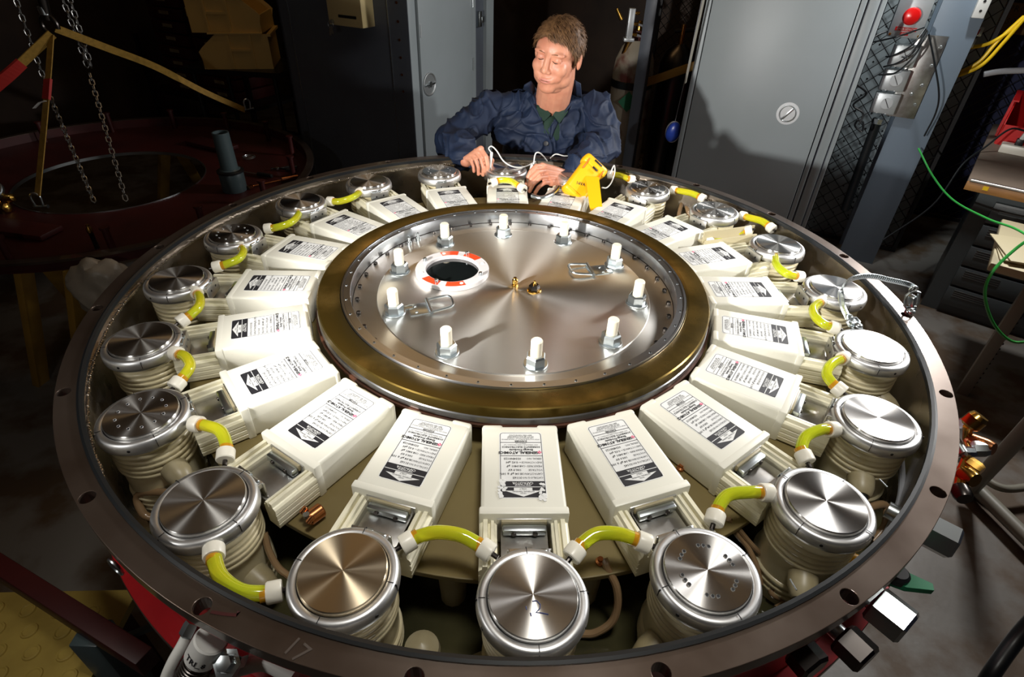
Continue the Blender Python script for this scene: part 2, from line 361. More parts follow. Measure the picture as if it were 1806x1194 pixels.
up(b.build('tank_wall', [M['tankin'], M['red']], tank))
b = MB().lathe([(RI + 0.001, -0.004), (RI + 0.001, -0.03), (RI - 0.001, -0.03), (RI - 0.001, -0.004), (RI + 0.001, -0.004)], 160)
up(b.build('inner_lip', M['tankin'], tank))
b = MB().lathe([(0, -0.198), (RI, -0.198), (RI, -0.206), (0, -0.206)], 120); up(b.build('tank_bottom', M['oil'], tank))
b = MB().lathe([(RI + 0.005, -0.205), (0.893, -0.205), (0.893, -0.222), (RI + 0.005, -0.222), (RI + 0.005, -0.205)], 160)
up(b.build('lower_flange', M['red'], tank))
b = MB().lathe([(0.8925, -0.2045), (0.8935, -0.2055), (0.8935, -0.2215), (0.8925, -0.2225), (0.8925, -0.2045)], 160); up(b.build('flange_edge', M['flange'], tank))
# weld bead on the upper inner wall, many little ripples: nobody could count them
b = MB()
for k in range(430):
    a = math.radians(35 + 190*k/430); rr = 0.0038 + random.random()*0.0030
    b.sphere((0.848*math.cos(a), 0.848*math.sin(a), -0.022 + random.uniform(-.001, .001)), (rr, rr, rr*0.8), 6)
wd = up(b.build('weld_bead', M['weld'], tank)); wd['kind'] = 'stuff'
for k in range(6):
    a = math.radians(20 + 60*k); b = MB().box((0.80*math.cos(a), 0.80*math.sin(a), (FLOOR - 0.222)/2), (0.08, 0.08, -FLOOR - 0.222), Matrix.Rotation(a, 3, 'Z'), 0.004)
    up(b.build('leg', M['darkred'], tank))
# base board carrying the capacitors and the posts under it
b = MB(); b.add(*curve_plate([circle(0.700, 140), circle(0.405, 100)], -0.098, -0.0875, 0.0015))
up(tag(b.build('base_board', M['base'], tank, smooth=False), 'olive cream insulating board under the capacitors'))
for k in range(20):
    a = unit_angle(k) + PI/20; b = MB().cyl((0.665*math.cos(a), 0.665*math.sin(a), -0.198), (0.665*math.cos(a), 0.665*math.sin(a), -0.099), 0.02, 0.024, 12)
    up(b.build('support_post', M['clip'], tank))
# paint streak and rough marks drawn on the rim
b = MB().ribbon([(-0.3413, -0.8048, 0.0006), (-0.3250, -0.8069, 0.0006), (-0.3100, -0.8078, 0.0006), (-0.3093, -0.8029, 0.0006)], 0.004, 0.0004, (0.2, 1, 0)); up(tag(b.build('paint_streak', M['darkred'], tank), 'dark red paint streak beside a hole'))
b = MB()
for (p, q) in (((0.3710, -0.7432, 0.0005), (0.3724, -0.7507, 0.0005)), ((0.5733, -0.5714, 0.0005), (0.5755, -0.5788, 0.0005))):
    b.tube([Vector(p) + (Vector(q) - Vector(p))*-1.0, q], 0.0011, 6)
up(b.build('scribe_mark', M['zinc'], tank))
# "17" faint ink and hand-written mark on the rim
tv, tf = text_mesh('17', 0.03); b = MB(); p = Vector((-0.2279, -0.8450, 0.0006)); mt = Matrix.Translation(p) @ Matrix.Rotation(math.radians(-32), 4, 'Z')
b.add([mt @ Vector(q) for q in tv], tf); up(tag(b.build('ink_number', M['faint'], tank, smooth=False), 'faint inked number on the rim'))

# ================================================================== HUB (centre)
hub = empty('hub_ring', (HX, HY, -0.0875), label='wide brass coloured ring with a steel clamp ring around the central plate', cat='ring')
def hz(z): return z + 0.0875
b = MB().lathe([(0.3935, hz(-0.02)), (0.3935, hz(-0.001)), (0.395, hz(0.0)), (0.440, hz(0.0)), (0.4425, hz(-0.002)), (0.4425, hz(-0.022)), (0.3935, hz(-0.02))], 160)
tag(b.build('brass_ring', M['brass'], hub), 'oily brass coloured ring')
b = MB().lathe([(0.442, hz(-0.0215)), (0.4445, hz(-0.024)), (0.4445, hz(-0.036)), (0.42, hz(-0.036)), (0.42, hz(-0.0215)), (0.442, hz(-0.0215))], 160)
tag(b.build('rim_band', M['steelring'], hub), 'grey steel band under the brass ring')
b = MB().lathe([(0.43, hz(-0.0365)), (0.449, hz(-0.038)), (0.449, hz(-0.044)), (0.41, hz(-0.044)), (0.41, hz(-0.087)), (0.38, hz(-0.087)), (0.38, hz(-0.0365)), (0.43, hz(-0.0365))], 160)
tag(b.build('lower_ring', M['rust'], hub), 'rust coloured lower ring')
b = MB().lathe([(0.3705, hz(-0.029)), (0.3705, hz(-0.001)), (0.3715, hz(0.0005)), (0.3865, hz(0.0005)), (0.3868, hz(0.003)), (0.3905, hz(0.003)), (0.3915, hz(0.001)), (0.3925, hz(-0.006)), (0.392, hz(-0.029)), (0.3705, hz(-0.029))], 160)
tag(b.build('clamp_ring', M['steelring'], hub), 'bright steel clamp ring with small screw holes')
b = MB().lathe([(0.3858, hz(0.0006)), (0.3858, hz(0.0011)), (0.3870, hz(0.0011)), (0.3870, hz(0.0006)), (0.3858, hz(0.0006))], 160); b.build('groove_line', M['black'], hub)
b = MB().cyl((0, 0, 0), (0, 0, 0.0011), 0.0030, seg=12); b.cur = 1; b.cyl((0, 0, 0.0011), (0, 0, 0.0015), 0.0019, seg=8)
scr = b.build('screw', [M['zinc'], M['black']], hub)
for k in range(40):
    a = math.radians(-134.9 + 9*k); o = scr if k == 0 else scr.copy()
    if k: COL.objects.link(o); o.parent = hub
    o.location = (0.3806*math.cos(a), 0.3806*math.sin(a), hz(0.0003))

lid = empty('cover_plate', (HX, HY, -0.045), label='round brushed aluminium cover plate with ten nylon studs in the middle of the tank', cat='plate')
def lz(z): return z + 0.045
b = MB().lathe([(0, lz(-0.042)), (0.3695, lz(-0.042)), (0.3695, lz(-0.0305)), (0.3175, lz(-0.0305)), (0.3160, lz(-0.0285)), (0.3155, lz(-0.029)), (0, lz(-0.029))], 160)
b.build('disc', M['plate'], lid, angle=50)
def put(o, k, loc, rz=0, par=None):
    if k: o = copy_tree(o, par if par else o.parent)
    o.location = loc; o.rotation_euler = (0, 0, rz); return o
sp = empty('stud', parent=lid)
MB().lathe([(0, 0.0), (0.0085, 0.0), (0.0115, 0.002), (0.0115, 0.057), (0.0095, 0.0595), (0, 0.0595)], 24).build('rod', M['nylon'], sp)
MB().lathe([(0.012, 0), (0.0235, 0), (0.0245, 0.001), (0.0245, 0.0025), (0.0235, 0.0035), (0.012, 0.0035)], 32).build('washer', M['zinc'], sp)
MB().lathe([(0.015, 0.0035), (0.0205, 0.0037), (0.0205, 0.021), (0.0175, 0.0245), (0.0118, 0.0245)], 6, a0=0.2, a1=0.2 + 2*PI).build('nut', M['zinc'], sp, angle=20)
sa = [131.3, 97.4, 63.5, 28.2, -8.2, -44.0, -80.0, -116.4, -154.7, 168.2]
for k, d in enumerate(sa):
    a = math.radians(d - 0.5)
    put(sp, k, (0.2857*math.cos(a), 0.2857*math.sin(a), lz(-0.029)), random.random()*1.0, lid)
b = MB().cyl((0, 0, 0), (0, 0, 0.0065), 0.0052, seg=14, bev=0.0008); b.cur = 1; b.cyl((0, 0, 0.0062), (0, 0, 0.0068), 0.0026, seg=6)
ss = b.build('socket_screw', [M['darksteel'], M['black']], lid)
for k in range(40):
    a = math.radians(2.7 + 9*k); put(ss, k, (0.3595*math.cos(a), 0.3595*math.sin(a), lz(-0.0305)), 0, lid)
# acrylic viewport
vp = empty('viewport', (-0.148 - HX, 0.071 - HY, lz(-0.029)), parent=lid); vp['label'] = 'round frosted acrylic viewport ring with red shims and a dark window'
MB().lathe([(0.0645, 0), (0.0885, 0), (0.0895, 0.0012), (0.0895, 0.0115), (0.0885, 0.0125), (0.0655, 0.0125), (0.0645, 0.0115), (0.0645, 0)], 64).build('acrylic_ring', M['acrylic'], vp)
MB().lathe([(0, 0.0005), (0.0643, 0.0005), (0.0643, 0.0035), (0, 0.0035)], 48).build('window_glass', M['glassdark'], vp)
for a in (10, 190, 55, 235):
    b = MB().lathe([(0.067, 0.0126), (0.087, 0.0126), (0.087, 0.0131), (0.067, 0.0131), (0.067, 0.0126)], 10, a0=math.radians(a + 30), a1=math.radians(a + 62)); b.build('red_shim', M['acrylicred'], vp)
for k in range(8):
    a = math.radians(22 + 45*k); b = MB()
    if k % 2: b.cyl((0.077*math.cos(a), 0.077*math.sin(a), 0.0127), (0.077*math.cos(a), 0.077*math.sin(a), 0.021), 0.0048, seg=14, bev=0.0008); b.build('screw', M['zinc'], vp)
    else: b.cyl((0.077*math.cos(a), 0.077*math.sin(a), 0.0115), (0.077*math.cos(a), 0.077*math.sin(a), 0.0138), 0.0044, seg=14); b.build('nylon_plug', M['white'], vp)
# folding chest handles
for (p, rz) in (((-0.1831, -0.0908, -0.0290), 0.35), ((0.1920, 0.1040, -0.0290), 0.22)):
    h = empty('folding_handle', (p[0] - HX, p[1] - HY, lz(-0.029)), rz + (PI if p[0] > 0 else 0), parent=lid); h['label'] = 'zinc plated folding chest handle'
    b = MB().box((-0.02, 0, 0.001), (0.05, 0.045, 0.002), bevel=0.0006).box((-0.045, 0.012, 0.0015), (0.02, 0.014, 0.003), bevel=0.0006)
    b.build('base_plate', M['zinc'], h)
    pts = [(0.002, -0.026, 0.006), (0.040, -0.024, 0.010), (0.052, -0.014, 0.011), (0.052, 0.014, 0.011), (0.040, 0.024, 0.010), (0.002, 0.026, 0.006)]
    MB().tube(bez(pts, 5), 0.0028, 8).build('bail', M['zinc'], h)
    MB().cyl((0.0, -0.029, 0.0055), (0.0, 0.029, 0.0055), 0.0040, seg=12).build('hinge', M['zinc'], h)
    for s in (-1, 1): MB().sphere((-0.03, s*0.012, 0.002), (0.004, 0.004, 0.0025), 10).build('rivet', M['zinc'], h)
p = (0.0058, 0.0160, -0.0290)
g = empty('gas_fitting', (p[0] - HX, p[1] - HY, lz(-0.029)), parent=lid); g['label'] = 'small bright brass fitting'
MB().lathe([(0.0, 0), (0.0075, 0), (0.0075, 0.006), (0, 0.006)], 6).lathe([(0, 0.006), (0.005, 0.006), (0.0055, 0.009), (0.0072, 0.010), (0.0072, 0.018), (0.005, 0.020), (0.004, 0.024), (0, 0.024)], 14).build('brass_body', M['goldbrass'], g)
p = (0.0515, 0.0012, -0.0290)
g = empty('centre_bolt', (p[0] - HX, p[1] - HY, lz(-0.029)), parent=lid); g['label'] = 'dark hex bolt on a coppery washer'
MB().lathe([(0, 0), (0.0165, 0), (0.017, 0.0015), (0.0155, 0.003), (0, 0.003)], 28).build('washer', M['goldbrass'], g)
MB().lathe([(0, 0.003), (0.0132, 0.0032), (0.0132, 0.013), (0.0105, 0.016), (0, 0.016)], 6).build('nut', M['darksteel'], g, angle=20)
MB().lathe([(0, 0.016), (0.0045, 0.016), (0.0045, 0.021), (0.002, 0.023), (0.002, 0.026), (0, 0.026)], 12).build('tip', M['goldbrass'], g)
# small fittings on the wall side of the plate
for k, (a, r_) in enumerate(((138, 0.352), (143.5, 0.350))):
    a = math.radians(a); b = MB().lathe([(0, 0), (0.006, 0), (0.006, 0.008), (0.0035, 0.010), (0.0035, 0.022), (0, 0.024)], 10, (r_*math.cos(a), r_*math.sin(a), lz(-0.0305))); b.build('bleed_fitting', M['zinc'], lid)

# ================================================================== CAPACITORS
CZT, CZB = -0.0196, -0.0872
def build_label(parent):
    """label artwork, local frame: x outward (text top), z up; x from .474 to .609"""
    z = CZT + 0.0004 - CZB
    x0, x1, hw = 0.474, 0.609, 0.0355
    b = MB(); b.prism([(x, y) for x, y in rrect(x0, -hw, x1, hw, 0.006)], z - 0.0004, z); lb = b.build('label', M['paper'], parent, smooth=False)
    lb['label'] = 'silver foil label printed in black'
    L = x1 - x0
    def fx(t): return x1 - L*t
    b = MB(); zt = z + 0.00025
    def rect(xa, xb, ya, yb): b.prism([(xa, ya), (xb, ya), (xb, yb), (xa, yb)], z, zt)
    # frame
    o = rrect(x0 + 0.0015, -hw + 0.0015, x1 - 0.0015, hw - 0.0015, 0.005); n = len(o)
    cx = (x0 + x1)/2
    inn = rrect(x0 + 0.0023, -hw + 0.0023, x1 - 0.0023, hw - 0.0023, 0.0043)
    vs = [(x, y, zt) for x, y in o] + [(x, y, zt) for x, y in inn]; b.add(vs, [(i, (i + 1) % n, n + (i + 1) % n, n + i) for i in range(n)])
    for t in (0.615, 0.83): rect(fx(t) - 0.0005, fx(t) + 0.0005, -hw + 0.002, hw - 0.002)
    # black header with an arrow cut out: triangle + stem left bare
    xa, xb = fx(0.235), fx(0.015); w_ = hw - 0.002
    tip, base, stem = fx(0.02), fx(0.105), fx(0.145)
    rect(xa, fx(0.160), -w_, w_)
    rect(fx(0.150), stem, -w_, w_)
    rect(stem, base, -w_, -0.014); rect(stem, base, 0.014, w_)
    b.add([(base, -0.029, zt), (base, -w_, zt), (xb, -w_, zt), (xb, 0, zt), (tip, 0, zt)], [(0, 1, 2, 3, 4)])
    b.add([(base, 0.029, zt), (base, w_, zt), (xb, w_, zt), (xb, 0, zt), (tip, 0, zt)], [(4, 3, 2, 1, 0)])
    rot = Matrix(((0, 1, 0), (-1, 0, 0), (0, 0, 1)))
    def txt(s, size, t, y=0.0, al='CENTER', bold=0.0, bb=b, dz=0.0001):
        v_, f_ = text_mesh(s, size, (fx(t), -y, zt + dz), rot, al, 0.0, bold); bb.add(v_, f_)
    rows = (('CATALOG NO.', '31165'), ('CAPACITANCE', '0.04 \u00b5F \u00b1 10%'), ('VOLTAGE', '100.0 kV'), ('MEASURED CAP', '0.0401 \u00b5F'), ('INDUCTANCE', '~ 0.02 \u00b5H'))
    for k, (p_, q_) in enumerate(rows):
        t = 0.285 + 0.057*k; txt(p_, 0.0050, t, -hw + 0.0035, 'LEFT'); txt(q_, 0.0058, t, 0.001, 'LEFT', 0.00008)
    txt('SERIAL NO.', 0.0050, 0.285 + 0.057*5, -hw + 0.0035, 'LEFT')
    txt('GENERAL ATOMICS', 0.0074, 0.665, 0.004, 'CENTER', 0.00030); txt('Energy Products', 0.0058, 0.710, 0.0, 'CENTER', 0.0002)
    txt('SORRENTO ELECTRONICS', 0.0052, 0.755, 0.0, 'CENTER', 0.00012); txt('4949 GREENCRAIG LANE SAN DIEGO, CA', 0.0030, 0.790); txt('MADE IN USA', 0.0028, 0.815)
    txt('DANGER', 0.0050, 0.850, 0, 'CENTER', 0.00012)
    for k, s in enumerate(('HIGH VOLTAGE ENERGY STORAGE DEVICE', 'CAN RETAIN LETHAL CHARGE', 'MUST BE DISCHARGED', 'BEFORE HANDLING')): txt(s, 0.0032 if k not in (2, 3) else 0.0042, 0.878 + 0.0235*k)
    txt('EXTERNAL TERMINAL', 0.0034, 0.092); txt('HIGH', 0.0034, 0.068); txt('ONLY', 0.0042, 0.127)
    pr = b.build('print', M['ink'], lb, smooth=False)
    b2 = MB()
    def t2(s, size, t): v_, f_ = text_mesh(s, size, (fx(t), 0, zt + 0.0002), rot, 'CENTER', 0, 0.0001); b2.add(v_, f_)
    t2('HIGH VOLTAGE', 0.0034, 0.178); t2('CAPACITOR', 0.0058, 0.207); b2.build('reversed_print', M['paper'], lb, smooth=False)
    b3 = MB()
    for (px, py) in ((0.0016, 0), (-0.0016, 0), (0, 0.0016), (0, -0.0016)): b3.box((fx(0.67) + px*1.3, 0.0305 + py*1.3 - 0.001, zt + 0.0001), (0.0022, 0.0022, 0.0002))
    b3.build('logo_cross', M['pink'], lb, smooth=False)
    return lb, fx(0.285 + 0.057*5), zt, rot
def arm_section(y0, s):
    """ribbed bar section in (y,z); s = side"""
    w_ = 0.026; zt, zb = CZT - 0.012 - CZB, 0.004
    pts = [(0, zb + 0.003)]
    prof = [(0.0, 0.70), (0.02, 0.80), (0.16, 0.82), (0.19, 0.94), (0.36, 0.95), (0.42, 0.80), (0.50, 0.80), (0.54, 1.0), (0.78, 1.0), (0.82, 0.86), (0.90, 0.84), (1.0, 0.78)]
    out = [(y0 + s*w_*t, zb + (zt - zb)*h) for t, h in prof]
    # grooved outer face
    for h in (0.62, 0.60, 0.56, 0.42, 0.40, 0.36, 0.22, 0.20, 0.16): out.append((y0 + s*(w_ + (0.0 if h in (0.62, 0.56, 0.42, 0.36, 0.22, 0.16) else -0.003)), zb + (zt - zb)*h))
    out += [(y0 + s*w_*0.96, zb), (y0 + s*0.001, zb)]
    return out
cap0 = empty('capacitor', (0, 0, CZB))
b = MB().box((0.5465, 0, (CZT - CZB)/2), (0.1770, 0.127, CZT - CZB), bevel=0.006, seg=3); b.build('case', M['cream'], cap0)
MB().box((0.6295, 0, (CZT - CZB)/2), (0.0140, 0.1315, CZT - CZB + 0.001), bevel=0.003).build('moulded_rim', M['cream'], cap0)
for s in (-1, 1): MB().box((0.4625, s*0.046, (CZT - CZB)/2 + 0.0008), (0.014, 0.036, CZT - CZB), bevel=0.005).build('end_shoulder', M['cream'], cap0)
for s in (-1, 1):
    sec = arm_section(s*0.039, s); b = MB()
    mt = Matrix(((0, 0, 1, 0), (1, 0, 0, 0), (0, 1, 0, 0), (0, 0, 0, 1)))
    b.prism(sec, 0.628, 0.712, mt); b.build('ribbed_arm', M['creamrib'], cap0, smooth=False)
lb, xser, ztx, trot = build_label(cap0)
b = MB().box((0.6675, 0, -0.050 - CZB), (0.075, 0.068, 0.003), bevel=0.0008).box((0.6365, 0, -0.057 - CZB), (0.004, 0.08, 0.055), bevel=0.0005); tag(b.build('terminal_strap', M['bracket'], cap0), 'aluminium terminal strap')
b = MB().box((0.6395, 0, -0.036 - CZB), (0.006, 0.066, 0.012), bevel=0.001); tag(b.build('backing_bar', M['clip'], cap0), 'tan backing bar')
b = MB().box((0.6485, 0, -0.040 - CZB), (0.013, 0.064, 0.013), bevel=0.003); clampb = tag(b.build('clamp_bar', M['zinc'], cap0), 'polished clamp bar')
for s in (-1, 1):
    MB().cyl((0.6545, s*0.0155, -0.040 - CZB), (0.6575, s*0.0155, -0.040 - CZB), 0.0038, seg=12, bev=0.0006).build('screw', M['darksteel'], clampb)
serials = ['0334N0125', '0334N0128', '0334N0126', '0334N0124', '0334N0122', '0334N0123', '0334N0129', '0334N0130', '0334N0131', '0334N0132', '0334N0133', '0334N0134', '0334N0135', '0334N0136', '0334N0127', '0334N0119', '0334N0120', '0334N0118', '0334N0117', '0334N0121']
def nth(n): return ['', 'first', 'second', 'third', 'fourth', 'fifth', 'sixth', 'seventh', 'eighth', 'ninth', 'tenth'][n]
def place_words(k):
    if k == 0: return 'at front centre'
    if k < 10: return '%s clockwise from front centre' % nth(k)
    if k == 10: return 'at back centre in front of the man'
    return '%s counterclockwise from front centre' % nth(20 - k)
caps = []
for k in range(20):
    c = cap0 if k == 0 else copy_tree(cap0)
    caps.append(c)
for k, c in enumerate(caps):
    c.rotation_euler = (0, 0, unit_angle(k) + 0.0034)
    tag(c, 'cream plastic capacitor box ' + place_words(k) + (', its label torn at the corners' if k == 0 else ''), 'capacitor', 'cream capacitor boxes in a ring around the hub')
    l_ = [o for o in c.children if o.name.startswith('label')][0]
    v_, f_ = text_mesh(serials[k], 0.0058, (xser, -0.001, ztx), trot, 'LEFT', 0, 0.00008)
    b = MB().add(v_, f_); b.build('serial_number', M['ink'], l_, smooth=False)
# torn corners of the front label: scraps of bare plastic and curled foil
l_ = [o for o in caps[0].children if o.name.startswith('label')][0]
b = MB(); rnd = random.Random(3)
for (cx, cy, n) in ((0.583, -0.031, 16), (0.604, 0.030, 10), (0.590, 0.031, 5), (0.600, -0.032, 8)):
    for q in range(n):
        x = cx + rnd.uniform(-.009, .009); y = cy + rnd.uniform(-.006, .005); r_ = rnd.uniform(.0018, .0042); n_ = rnd.randint(5, 7); a_ = rnd.random()*6
        pl = [(x + r_*rnd.uniform(.6, 1.2)*math.cos(a_ + 2*PI*t/n_), y + r_*rnd.uniform(.6, 1.2)*math.sin(a_ + 2*PI*t/n_)) for t in range(n_)]
        b.prism(pl, ztx, ztx + 0.0004 + rnd.random()*0.0006)
tag(b.build('torn_patch', M['paper'], l_, smooth=False), 'torn scraps of label foil')

# ================================================================== SWITCHES
disc_px = [(0.0398, -0.7679, -0.0045), (-0.2016, -0.7453, -0.0045), (-0.4232, -0.6462, -0.0045), (-0.6021, -0.4790, -0.0045), (-0.7121, -0.2790, -0.0045), (-0.7574, -0.0481, -0.0045), (-0.7285, 0.1837, -0.0045), (-0.6247, 0.4094, -0.0045), (-0.4658, 0.5835, -0.0045), (-0.2555, 0.6924, -0.0045), (-0.0354, 0.7489, -0.0045), (0.2036, 0.7257, -0.0045), (0.4230, 0.6160, -0.0045), (0.5965, 0.4622, -0.0045), (0.7069, 0.2444, -0.0045), (0.7644, 0.0224, -0.0045), (0.7365, -0.2113, -0.0045), (0.6402, -0.4246, -0.0045), (0.4717, -0.6076, -0.0045), (0.2668, -0.7261, -0.0045)]
SB = -0.198                     # the switches stand on the tank bottom
def sz(z): return z - SB
def ribbed(r0, z1, z0):
    pr = [(0, sz(z0)), (r0, sz(z0))]; z = z0 + 0.004
    lo = [(-0.172, 1), (-0.160, 1), (-0.148, 1)]; hi = [(-0.088, 1), (-0.077, 1), (-0.066, 1), (-0.055, 1), (-0.044, 1)]
    for zc, _ in lo + hi:
        pr += [(r0, sz(zc - 0.0055)), (r0 + 0.0035, sz(zc - 0.0035)), (r0 + 0.0042, sz(zc)), (r0 + 0.0035, sz(zc + 0.0030)), (r0 + 0.0002, sz(zc + 0.0042))]
    pr += [(r0 + 0.001, sz(z1 - 0.002)), (r0, sz(z1)), (0, sz(z1))]
    return pr
def make_switch():
    t = empty('spark_gap_switch')
    tag(MB().lathe(ribbed(0.0595, -0.030, -0.1975), 56).build('insulator', M['whiterib'], t, angle=60), 'ribbed ivory insulator body')
    MB().lathe([(0.0585, sz(-0.031)), (0.066, sz(-0.031)), (0.0705, sz(-0.0270)), (0.0712, sz(-0.022)), (0.0708, sz(-0.0135)), (0.0685, sz(-0.0075)), (0.0650, sz(-0.0058)), (0.0588, sz(-0.0060)), (0.0580, sz(-0.0072)), (0.0580, sz(-0.020)), (0.0585, sz(-0.031))], 72).build('cap_ring', M['cast'], t, angle=60)
    MB().lathe([(0, sz(-0.020)), (0.0556, sz(-0.020)), (0.0563, sz(-0.0040)), (0.0555, sz(-0.0012)), (0.0548, sz(-0.0006)), (0, sz(-0.0004))], 96).build('disc', M['turned'], t, angle=40)
    MB().lathe([(0.0558, sz(-0.0190)), (0.0583, sz(-0.0190)), (0.0583, sz(-0.0095)), (0.0558, sz(-0.0095))], 64).build('painted_gap_shade', M['black'], t)  # black ring stands in for the shade between disc and cap ring
    # inward tab: x points away from the hub, so the tab is on -x
    b = MB().box((-0.0650, 0.0, sz(-0.0195)), (0.017, 0.056, 0.010), bevel=0.0012); b.box((-0.0725, 0, sz(-0.031)), (0.003, 0.060, 0.030), bevel=0.0006)
    tb = tag(b.build('angle_bracket', M['bracket'], t), 'aluminium angle bracket facing the capacitor')
    b = MB()
    for s in (-1, 1): b.cyl((-0.0738, s*0.012, sz(-0.028)), (-0.0744, s*0.012, sz(-0.028)), 0.0028, seg=12)
    b.build('hole', M['black'], tb)
    b = MB().cyl((-0.068, 0.006, sz(-0.0145)), (-0.068, 0.024, sz(-0.0145)), 0.0042, seg=12, bev=0.001).cyl((-0.069, -0.004, sz(-0.0145)), (-0.069, 0.003, sz(-0.0145)), 0.0050, seg=12)
    b.build('hinge_screw', M['zinc'], t)
    for a in (0, 92, 181, 268):
        a = math.radians(a + 3); b = MB(); c, s = math.cos(a), math.sin(a)
        b.box((0.0635*c, 0.0635*s, sz(-0.0048)), (0.0085, 0.0009, 0.0006), Matrix.Rotation(a, 3, 'Z')); b.box((0.0705*c, 0.0705*s, sz(-0.0150)), (0.0022, 0.0009, 0.014), Matrix.Rotation(a, 3, 'Z')); b.build('scribed_line', M['black'], t)
    for a in (62, 298):
        a = math.radians(a); c, s = math.cos(a), math.sin(a); MB().cyl((0.0695*c, 0.0695*s, sz(-0.017)), (0.0716*c, 0.0716*s, sz(-0.017)), 0.0024, seg=12).build('set_screw_hole', M['black'], t)
    return t
sw0 = make_switch(); sws = [sw0] + [copy_tree(sw0) for _ in range(19)]
disc_words = {0: 'with handwritten blue number 12', 1: 'reflecting warm gold', 3: 'with twelve small holes', 6: 'with twelve small holes', 12: 'with fine holes', 13: 'with fine holes', 19: 'with eighteen holes in groups of three', 10: 'under his right hand'}
hole_m = M['black']
for k, s in enumerate(sws):
    p = disc_px[k]; s.location = (p[0], p[1], SB); s.rotation_euler = (0, 0, math.atan2(p[1], p[0]))
    tag(s, 'aluminium capped switch ' + place_words(k) + ((', disc ' + disc_words[k]) if k in disc_words else ''), 'switch', 'switches standing round the edge of the tank')
    d = [o for o in s.children if o.name.startswith('disc')][0]
    d.rotation_euler = (0, 0, random.random()*6)
    if k == 1: d.data = d.data.copy(); d.data.materials[0] = M['turned_gold_reflection']
    def holes(angs, r, rr):
        for a in angs:
            a = math.radians(a); b = MB().cyl((r*math.cos(a), r*math.sin(a), sz(-0.0004)), (r*math.cos(a), r*math.sin(a), sz(0.0001)), rr, seg=12); b.cur = 1
            b.lathe([(rr, sz(-0.0004)), (rr*1.25, sz(0.0002)), (rr*1.35, sz(-0.0002))], 12, (r*math.cos(a), r*math.sin(a), 0)); b.build('disc_hole', [hole_m, M['cast']], d)
    if k in (3, 6): holes([15 + 30*q for q in range(12)], 0.037, 0.0019)
    if k in (12, 13, 9): holes([15 + 30*q for q in range(12)], 0.036, 0.0012)
    if k == 19: holes([g + dd for g in range(0, 360, 60) for dd in (-11, 0, 11)], 0.036, 0.0021)
# handwriting "12" on the front disc, upright for the camera
d = [o for o in sws[0].children if o.name.startswith('disc')][0]; d.rotation_euler = (0, 0, 0)
R_ = Matrix.Rotation(-sws[0].rotation_euler[2], 4, 'Z')
b = MB(); zz = sz(-0.0002)
def hw(pts, r=0.0008): b.tube([R_ @ Vector((x, y, zz)) for x, y in pts], r, 5)
hw([(-0.009, -0.016), (-0.008, -0.020)]); hw([(-0.0035, -0.024), (-0.0025, -0.028)])
hw([(-0.001, -0.0095), (0.004, -0.0085), (0.0085, -0.013), (0.008, -0.018), (0.003, -0.0235), (0.009, -0.0235), (0.018, -0.0250)])
tag(b.build('handwriting', M['blueink'], d), 'handwritten 12 in blue marker')
# side bosses with brown hoses low on the switches: (unit, pixel-derived place, direction azimuth deg, tilt, hose)
boss = [(0, 195, -0.150), (0, -15, -0.150), (1, 205, -0.120), (2, 330, -0.125), (3, 320, -0.075), (3, 100, -0.070), (4, 120, -0.075), (17, 20, -0.060), (17, 250, -0.080), (18, 250, -0.095), (18, 20, -0.075), (19, 215, -0.115), (19, 330, -0.115), (13, 130, -0.075), (16, 300, -0.085), (12, 250, -0.08), (7, 160, -0.08), (14, 120, -0.08)]
bosses = []
for (k, az, z) in boss:
    s = sws[k]; c = Vector((s.location.x, s.location.y, z)); a = math.radians(az); dr = Vector((math.cos(a), math.sin(a), -0.25)).normalized()
    p0 = c + dr*0.056; loc_ = Matrix.Rotation(-s.rotation_euler[2], 4, 'Z')
    def L_(q): return loc_ @ (Vector(q) - s.location)
    ld = loc_.to_3x3() @ dr
    b = MB().lathe([(0.014, 0), (0.0215, 0.002), (0.0205, 0.022), (0.0165, 0.036), (0.013, 0.040), (0.009, 0.040)], 24, L_(p0), ld); tag(b.build('side_boss', M['clip'], s), 'ivory side boss')
    MB().cyl(L_(p0 + dr*0.039), L_(p0 + dr*0.047), 0.0105, seg=18, bev=0.001).build('black_grommet', M['rubber'], s)
    bosses.append((k, p0 + dr*0.045, dr))
